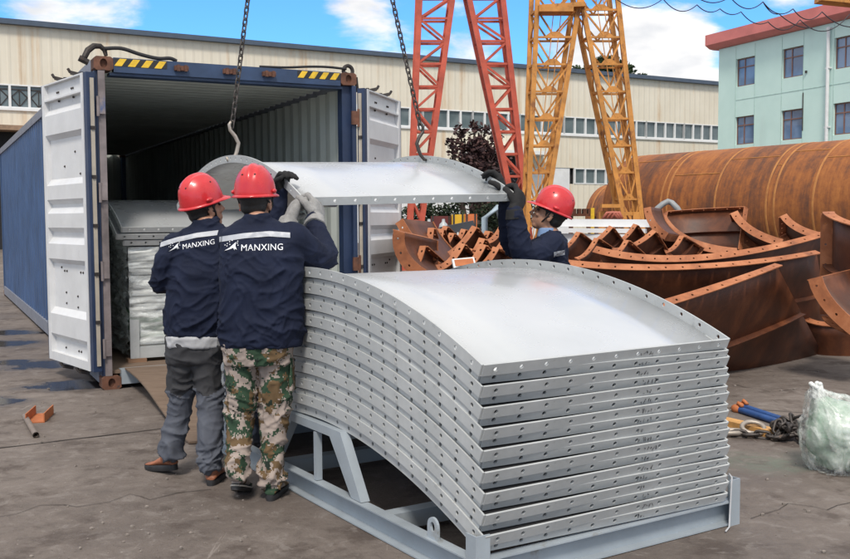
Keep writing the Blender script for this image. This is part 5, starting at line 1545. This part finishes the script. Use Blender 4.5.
def back_print(jk, base, right, up, fwd, wid):
    bvh = BVHTree.FromPolygons([v.co + offset_of(jk) for v in jk.data.vertices], [tuple(p.vertices) for p in jk.data.polygons])
    t = text_mb('MANXING', 1.0, .06, .0)
    x1 = max(v.x for v in t.v); y1 = max(v.y for v in t.v); s = wid*.70/x1
    for v in t.v: v.x = v.x*s + wid*.29; v.y *= s*1.05
    project(bvh, t, base, right, up, fwd, .004).build('back_lettering', M['print_white'], jk, recalc=False)
    h = wid
    logo = [[(.0,.0),(.10,.055),(.17,.115),(.215,.15),(.20,.085),(.225,.02),(.165,.055),(.12,.035)],
            [(.165,.055),(.175,.03),(.19,.012),(.185,.045)]]
    dots = [(.02,.10),(.06,.125),(.10,.155),(.145,.175),(.055,.085),(.105,.11),(.235,.13),(.24,.16),(.245,.095)]
    pol = [[(x*h, y*h) for x, y in pg] for pg in logo]
    for x, y in dots: pol.append([((x + .009*math.cos(k*PI/4))*h, (y + .009*math.sin(k*PI/4))*h) for k in range(8)])
    project(bvh, poly_sub(pol), base, right, up, fwd, .004).build('back_emblem', M['print_white'], jk, recalc=False)
def tape(jk, pts, h, fwd, name='reflective_stripe'):
    """Reflective band following the cloth between world points."""
    bvh = BVHTree.FromPolygons([v.co + offset_of(jk) for v in jk.data.vertices], [tuple(p.vertices) for p in jk.data.polygons])
    mb = MB(); n = 40; P = [V(p) for p in pts]; f = fwd.normalized()
    def q(u, v):
        s = u*(len(P)-1); i = min(int(s), len(P)-2); p = P[i].lerp(P[i+1], s-i) + Zv*(v-.5)*h
        hit, *_ = bvh.ray_cast(p - f*.6, f); 
        return (hit if hit else p) - f*.0035
    mb.grid(q, n, 4)
    return mb.build(name, M['reflective'], jk, True, recalc=False)

def person(label, foot, D):
    t = thing('person', label, 'person', foot)
    r, f, u = D['hr'], D['hf'], D['hu']; hc = D['head']
    # one continuous body: head, neck, trunk, arms and legs
    mb = MB(); head_shapes(mb, hc, f, r, u)
    nk = hc - u*.075 - f*.015
    mb.tube([nk, nk.lerp(D['neck'], .5), D['neck'], D['neck'] - Zv*.06], [.052,.052,.058,.062], 18)
    tor = D['torso']
    mb.loft([ring(c, hw*.72, hd*.72, D['side'], D['fwd']) for c, hw, hd in tor[:-1]])
    for arm, rad in D['arms']:
        mb.tube(arm, [rr_*.55 for rr_ in rad], 12); mb.ellipsoid(arm[0], (rad[0]*.6,)*3, None, 12, 8); mb.ellipsoid(arm[-1], (rad[-1]*.62,)*3, None, 12, 8)
        mb.tube([tor[-3][0], arm[0]], [.07,.05], 10)
    for leg, rad in D['legs']:
        mb.tube([tor[0][0] + (leg[0]-tor[0][0])*.5] + leg, [.07] + [rr_*.6 for rr_ in rad], 12); mb.ellipsoid(leg[-1], (rad[-1]*.62,)*3, None, 10, 8)
    put('body', remesh(mb, .0065, 3), M['skin'], t, True)
    hair(t, hc, f, r, u)
    for s_ in (-1, 1):
        eb = MB(); eb.ellipsoid(hc + r*s_*.031 + f*.080 + u*.004, (.012,.010,.008), (r, f, u), 12, 8); eb.build('eye', M['eye'], t, True)
    helmet(t, hc + u*.052 - f*.008, *D['helm_axes']) if 'helm_axes' in D else helmet(t, hc + u*.052 - f*.008, f, r, u)
    # jacket
    mb = MB(); mb.loft([ring(c, hw, hd, D['side'], D['fwd']) for c, hw, hd in tor])
    for arm, rad in D['arms']:
        limb(mb, arm, rad)
        mb.ellipsoid(arm[0] - (arm[0]-tor[-4][0])*.12, (rad[0]*1.08, rad[0]*1.08, rad[0]*1.05), None, 18, 12)
    nkc = D['neck']
    cd_ = D.get('collar', (u*.6 + Zv*.4).normalized()); cs = D['side']; cf = cd_.cross(cs).normalized()*-1
    cs = cf.cross(cd_).normalized()
    mb.loft([ring(nkc - cd_*.05, .088, .078, cs, cf), ring(nkc - cd_*.008, .075, .070, cs, cf), ring(nkc + cd_*.022, .069, .066, cs, cf)])
    z0 = tor[0][0].z; z1 = tor[-1][0].z
    def wf(p):
        k = (p.z - z0)/(z1-z0); return .55 + .75*max(0, 1 - abs(k-.12)/.22) + .35*max(0, 1-abs(k-.55)/.3)
    me = remesh(mb, .0072, 5, .5, folds(D['seed'], D.get('fold', .0115), wf))
    jk = put('jacket', me, M['jacket'], t, True)
    hem = MB(); c, hw, hd = tor[0]; hs = [ring(c + Zv*dz, hw*k, hd*k, D['side'], D['fwd'], 40) for dz, k in ((-.012,.97),(-.012,1.0),(.035,1.02),(.035,.96))]
    hem.loft(hs); hm = remesh(hem, .009, 3, .5, folds(D['seed']+1, .004)); put('waistband', hm, M['jacket'], jk, True)
    # sleeve cuffs
    for arm, rad in D['arms']:
        c = MB(); w = (arm[-1]-arm[-2]).normalized(); s2 = w.orthogonal().normalized(); f2 = w.cross(s2)
        c.loft([ring(arm[-1] - w*.035, rad[-1]*1.05, rad[-1]*1.05, s2, f2, 18, 2), ring(arm[-1] + w*.018, rad[-1]*1.0, rad[-1]*1.0, s2, f2, 18, 2)])
        put('sleeve_cuff', remesh(c, .006, 2), M['jacket'], jk, True)
    # trousers
    mb = MB(); hips = D['hips']
    mb.loft([ring(c, hw, hd, D['side'], D['fwd']) for c, hw, hd in hips])
    for leg, rad in D['legs']: limb(mb, leg, rad, 20)
    zg = min(l[-1].z for l, _ in D['legs'])
    def wl_(p):
        k = p.z - zg; return .6 + 1.1*max(0, 1-k/.22) + .7*max(0, 1-abs(k-.40)/.13)
    me = remesh(mb, .0072, 4, .5, folds(D['seed']+5, D.get('tfold', .0125), wl_))
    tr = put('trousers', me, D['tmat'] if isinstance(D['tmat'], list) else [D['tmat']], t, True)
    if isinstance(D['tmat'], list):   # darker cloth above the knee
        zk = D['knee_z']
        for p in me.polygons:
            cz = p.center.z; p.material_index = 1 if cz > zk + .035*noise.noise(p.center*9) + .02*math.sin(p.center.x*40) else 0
    return t, jk, tr

def px(x, y, Y): return at(x, y, Y)
def hw(p, Y): return p*Y/F/2
S_ = lambda ang: (V((math.cos(ang), math.sin(ang), 0)), V((-math.sin(ang), math.cos(ang), 0)))
def axes(yaw, pitch, roll):
    """Head axes: yaw 0 looks along +Y; positive pitch looks up; roll tilts."""
    Rm = Matrix.Rotation(yaw, 3, 'Z') @ Matrix.Rotation(pitch, 3, 'X') @ Matrix.Rotation(roll, 3, 'Y')
    return Rm @ V((0,1,0)), Rm @ V((1,0,0)), Rm @ V((0,0,1))

# ---- worker in camouflage trousers, nearest, seen from behind
Y = 5.10
side, fwd = S_(.10)
f, r, u = axes(-.12, .05, -.02)
lift_hand = lambda a, o: lp(a, -1, o)
G1 = lp(.07, -1, .0); G2 = lp(-.03, -.965, .02)
D = dict(seed=1, side=side, fwd=fwd, head=px(256,203,Y+.10), hf=f, hr=r, hu=u, neck=px(257.5,218,Y+.03), tmat=M['camo'],
  torso=[(px(262,344,Y), hw(80,Y), .125), (px(262,330,Y), hw(85,Y), .135), (px(262,300,Y), hw(83,Y), .135), (px(262,270,Y), hw(84,Y), .135), (px(261,248,Y+.02), hw(83,Y), .125), (px(260,232,Y+.03), hw(76,Y), .105), (px(259,225,Y+.04), hw(56,Y), .085), (px(258,219,Y+.04), hw(30,Y), .07)],
  arms=[([px(292,238,Y+.03), px(309,252,Y+.13), px(326,259,Y+.26), px(321,240,Y+.34), px(314,220,Y+.42)], [.082,.074,.068,.060,.050]),
        ([px(232,240,Y+.06), px(238,254,Y+.26), px(262,252,Y+.36), px(286,226,Y+.42)], [.080,.070,.060,.048])],
  legs=[([px(242,350,Y), px(241,395,Y+.03), px(240,425,Y+.02), px(239,450,Y-.03), px(237.5,470,Y-.05)], [.088,.082,.073,.068,.070]),
        ([px(275,350,Y+.02), px(275,395,Y+.05), px(274,425,Y+.05), px(272,458,Y+.03), px(271.5,478,Y+.02)], [.090,.083,.074,.069,.072])],
  hips=[(px(258,364,Y), hw(66,Y), .105), (px(259,350,Y), hw(71,Y), .120), (px(259,335,Y), hw(72,Y), .118)])
pA, jkA, trA = person('worker seen from behind in navy jacket and camouflage trousers, gripping the lifted plate', V((px(255,500,Y).x, Y, 0)), D)
b0 = px(225.5, 250.5, Y); back_print(jkA, b0, (side + Zv*.015).normalized(), Zv, fwd, px(284,250,Y).x - px(225.5,250,Y).x)
tape(jkA, [px(219,239.5,Y), px(245,235.5,Y), px(270,233.5,Y), px(290.5,235,Y)], .027, fwd)
glove(pA, 'glove', px(315,220,Y+.43), px(317,204,Y+.50), V((-.75,.25,-.25)), V((-.6,.2,.6)), M['glove_grey'], 1.5, px(314.5,228,Y+.38), 1.0)
glove(pA, 'glove', px(289,222,Y+.43), px(296,204,Y+.50), V((.75,.35,-.25)), V((-.6,.2,.6)), M['glove_grey'], 1.5, px(287,229,Y+.40), .9)
M['camo_shoe'] = M['camo']
heelL = ground_at(231,503); heelR = ground_at(270,500)
shoe(pA, V((px(237,490,Y-.06).x - .01, Y-.07, 0)), V((.04,1,0)), .065, M['camo'], M['shoe_black'], .285, M['sole_white'])
shoe(pA, V((px(271,490,Y).x, Y-.045, 0)), V((.12,1,0)), .0, M['camo'], M['shoe_black'], .285)
mb = MB(); c = px(291,376,Y); mb.box(c.x-.01, c.x+.012, c.y-.02, c.y+.10, c.z-.09, c.z+.09)
put('side_pocket', remesh(mb, .008, 4, .5, folds(9, .006)), M['camo'], trA, True)

# ---- worker in grey trousers, left, seen from behind
Y = 5.50
side, fwd = S_(-.02)
f, r, u = axes(-.75, .30, .0)
D = dict(seed=2, side=side, fwd=fwd, head=px(205,209,Y+.08), hf=f, hr=r, hu=u, neck=px(206,222,Y+.03), tmat=[M['trousers'], M['trousers_dark']], knee_z=px(180,392,Y).z,
  torso=[(px(197,334,Y), hw(60,Y), .125), (px(197,322,Y), hw(64,Y), .135), (px(199,300,Y), hw(66,Y), .135), (px(203,272,Y), hw(70,Y), .135), (px(206,252,Y+.02), hw(72,Y), .122), (px(207,236,Y+.03), hw(66,Y), .10), (px(207,229,Y+.04), hw(46,Y), .08), (px(207,223,Y+.04), hw(28,Y), .068)],
  arms=[([px(177,245,Y), px(167,262,Y-.02), px(161,281,Y+.02), px(170,283,Y+.16), px(186,268,Y+.30)], [.080,.072,.068,.060,.050]),
        ([px(234,245,Y+.06), px(240,258,Y+.26), px(250,246,Y+.36), px(258,228,Y+.42)], [.078,.068,.058,.046])],
  legs=[([px(184,348,Y), px(182,390,Y+.05), px(179,412,Y+.08), px(175,436,Y+.08), px(172,450,Y+.08)], [.088,.078,.071,.066,.066]),
        ([px(207,350,Y), px(208,390,Y-.02), px(210,415,Y-.04), px(210,443,Y-.08), px(211,461,Y-.10)], [.088,.078,.071,.066,.068])],
  hips=[(px(195,362,Y), hw(55,Y), .10), (px(196,350,Y), hw(60,Y), .115), (px(196,334,Y), hw(60,Y), .115)])
pB, jkB, trB = person('worker seen from behind in navy jacket and grey trousers, at the left by the container', V((px(190,478,Y).x, Y, 0)), D)
b0 = px(173.2, 251, Y); back_print(jkB, b0, (side + Zv*.16).normalized(), (Zv - side*.12).normalized(), fwd, px(219.5,250,Y).x - px(173.2,250,Y).x)
tape(jkB, [px(163,244.5,Y), px(182,239,Y), px(200,235,Y), px(220,232.5,Y)], .027, fwd)
glove(pB, 'glove', px(187,267,Y+.31), px(196,258,Y+.37), V((.3,.9,.2)), V((.3,.3,.8)), M['glove_grey'], 1.0, None, .6)
glove(pB, 'glove', px(258,227,Y+.43), px(262,213,Y+.50), V((.3,.9,0)), V((-.5,.2,.6)), M['glove_grey'], 1.0, None, .7)
mb = MB(); c = px(196,340,Y); mb.loft([ring(c - Zv*.035, hw(59,Y), .122, side, fwd, 36), ring(c + Zv*.03, hw(61,Y), .125, side, fwd, 36)])
put('shirt_tail', remesh(mb, .008, 3, .5, folds(4, .007)), M['shirt'], pB, True)
shoe(pB, V((px(173,468,Y+.1).x + .02, Y+.10, 0)), V((-.75,.55,0)), .03, M['shoe_brown'], M['shoe_black'], .27)
shoe(pB, V((px(212,480,Y-.1).x, Y-.145, 0)), V((.05,1,0)), .0, M['shoe_brown'], M['shoe_black'], .27)

# ---- worker on the far right of the plate, in profile
Y = 6.62
side, fwd = S_(1.40)      # chest towards -X
f, r, u = axes(1.42, .42, .0)
Rr = lp(1.452, -1, .02)
hand1, hand2 = lp(1.452, -.99, .02), lp(1.452, -.82, .03)
D = dict(seed=3, side=side, fwd=fwd, head=px(549,215,Y), hf=f, hr=r, hu=u, neck=px(551,233,Y), tmat=M['trousers'],
  torso=[(px(549,345,Y), .185, .125), (px(549,330,Y), .205, .14), (px(549,300,Y), .205, .14), (px(549,268,Y), .205, .135), (px(549,252,Y), .20, .128), (px(550,242,Y), .185, .115), (px(551,238,Y), .14, .09), (px(551,233,Y), .08, .07)],
  arms=[([px(551,244,Y-.20), px(539,254,Y-.27), px(523,254,Y-.33), px(518,233,Y-.36), px(515,214,Y-.37)], [.088,.082,.078,.068,.055]),
        ([px(546,244,Y+.18), px(528,253,Y+.14), px(511,244,Y+.02), px(507,222,Y-.08), px(506,204,Y-.12)], [.082,.076,.070,.062,.050])],
  legs=[([px(547,350,Y-.10), px(545,400,Y-.11), px(545,425,Y-.11)], [.095,.08,.07]), ([px(551,350,Y+.10), px(552,400,Y+.12), px(553,424,Y+.12)], [.095,.08,.07])],
  hips=[(px(549,362,Y), .15, .10), (px(549,350,Y), .17, .115), (px(549,336,Y), .17, .115)])
pC, jkC, trC = person('worker in profile at the right end of the lifted plate, with black gloves', V((px(549,430,Y).x, Y, 0)), D)
tape(jkC, [px(554,253,Y), px(559,252.2,Y), px(564.5,251.5,Y)], .034, V((.13,.99,0)), 'reflective_patch')
mb = MB(); c = px(550,231,Y); mb.loft([ring(c + V((-.03,0,-.04)), .07, .06, side, fwd, 24), ring(c + V((-.02,0,.022)), .062, .056, side, fwd, 24)])
put('shirt_collar', remesh(mb, .007, 3), M['shirt_blue'], pC, True)
glove(pC, 'glove', px(514.5,211,Y-.37), hand1 + V((.05,.02,.015)), V((-.8,.1,-.45)), V((-.2,-.5,.8)), M['glove_black'], 1.45, px(515,219,Y-.37), .8)
glove(pC, 'glove', px(506,201,Y-.12), hand2 + V((.04,.02,.03)), V((-.85,.0,-.3)), V((-.2,-.5,.7)), M['glove_black'], 1.35, None, .8)
for leg in D['legs']:
    p = leg[0][-1]; shoe(pC, V((p.x+.06, p.y, 0)), V((-1,.1,0)), 0, M['shoe_black'], M['shoe_black'])

# ---- a fourth man, nearly hidden behind the camouflage worker: only forearm and black glove show
Y = 6.12
side, fwd = S_(-.55)
f, r, u = axes(-.6, .0, .0)
D = dict(seed=6, side=side, fwd=fwd, head=px(262,216,Y), hf=f, hr=r, hu=u, neck=px(261,231,Y), tmat=M['trousers'],
  torso=[(px(253,345,Y), .185, .12), (px(253,330,Y), .19, .13), (px(253,300,Y), .19, .13), (px(253,268,Y), .19, .13), (px(253,254,Y), .185, .12), (px(253,244,Y), .165, .105), (px(254,236,Y), .12, .085), (px(254,230,Y), .075, .068)],
  arms=[([px(267,248,Y-.10), px(270,240,Y-.16), px(276,226,Y-.19), px(278,208,Y-.20), px(280,193,Y-.20)], [.075,.066,.062,.056,.046]),
        ([px(230,248,Y+.08), px(226,262,Y+.14), px(234,262,Y+.26), px(244,240,Y+.30)], [.075,.066,.058,.046])],
  legs=[([px(238,350,Y), px(238,400,Y), px(238,436,Y)], [.09,.075,.068]), ([px(255,350,Y), px(255,400,Y), px(255,436,Y)], [.09,.075,.068])],
  hips=[(px(253,362,Y), .15, .10), (px(253,350,Y), .165, .112), (px(253,336,Y), .165, .112)])
pD, jkD, trD = person('hidden worker behind the camouflage one, a raised navy sleeve and black glove on the plate', V((px(246,440,Y).x, Y, 0)), D)
glove(pD, 'glove', px(280.5,192,Y-.20), px(282,178,Y-.22), V((.5,-.4,-.3)), V((-.4,.2,.6)), M['glove_black'], 1.35, None, .9)
for leg in D['legs']:
    p = leg[0][-1]; shoe(pD, V((p.x-.03, p.y-.06, 0)), V((.5,.8,0)), 0, M['shoe_black'], M['shoe_black'])
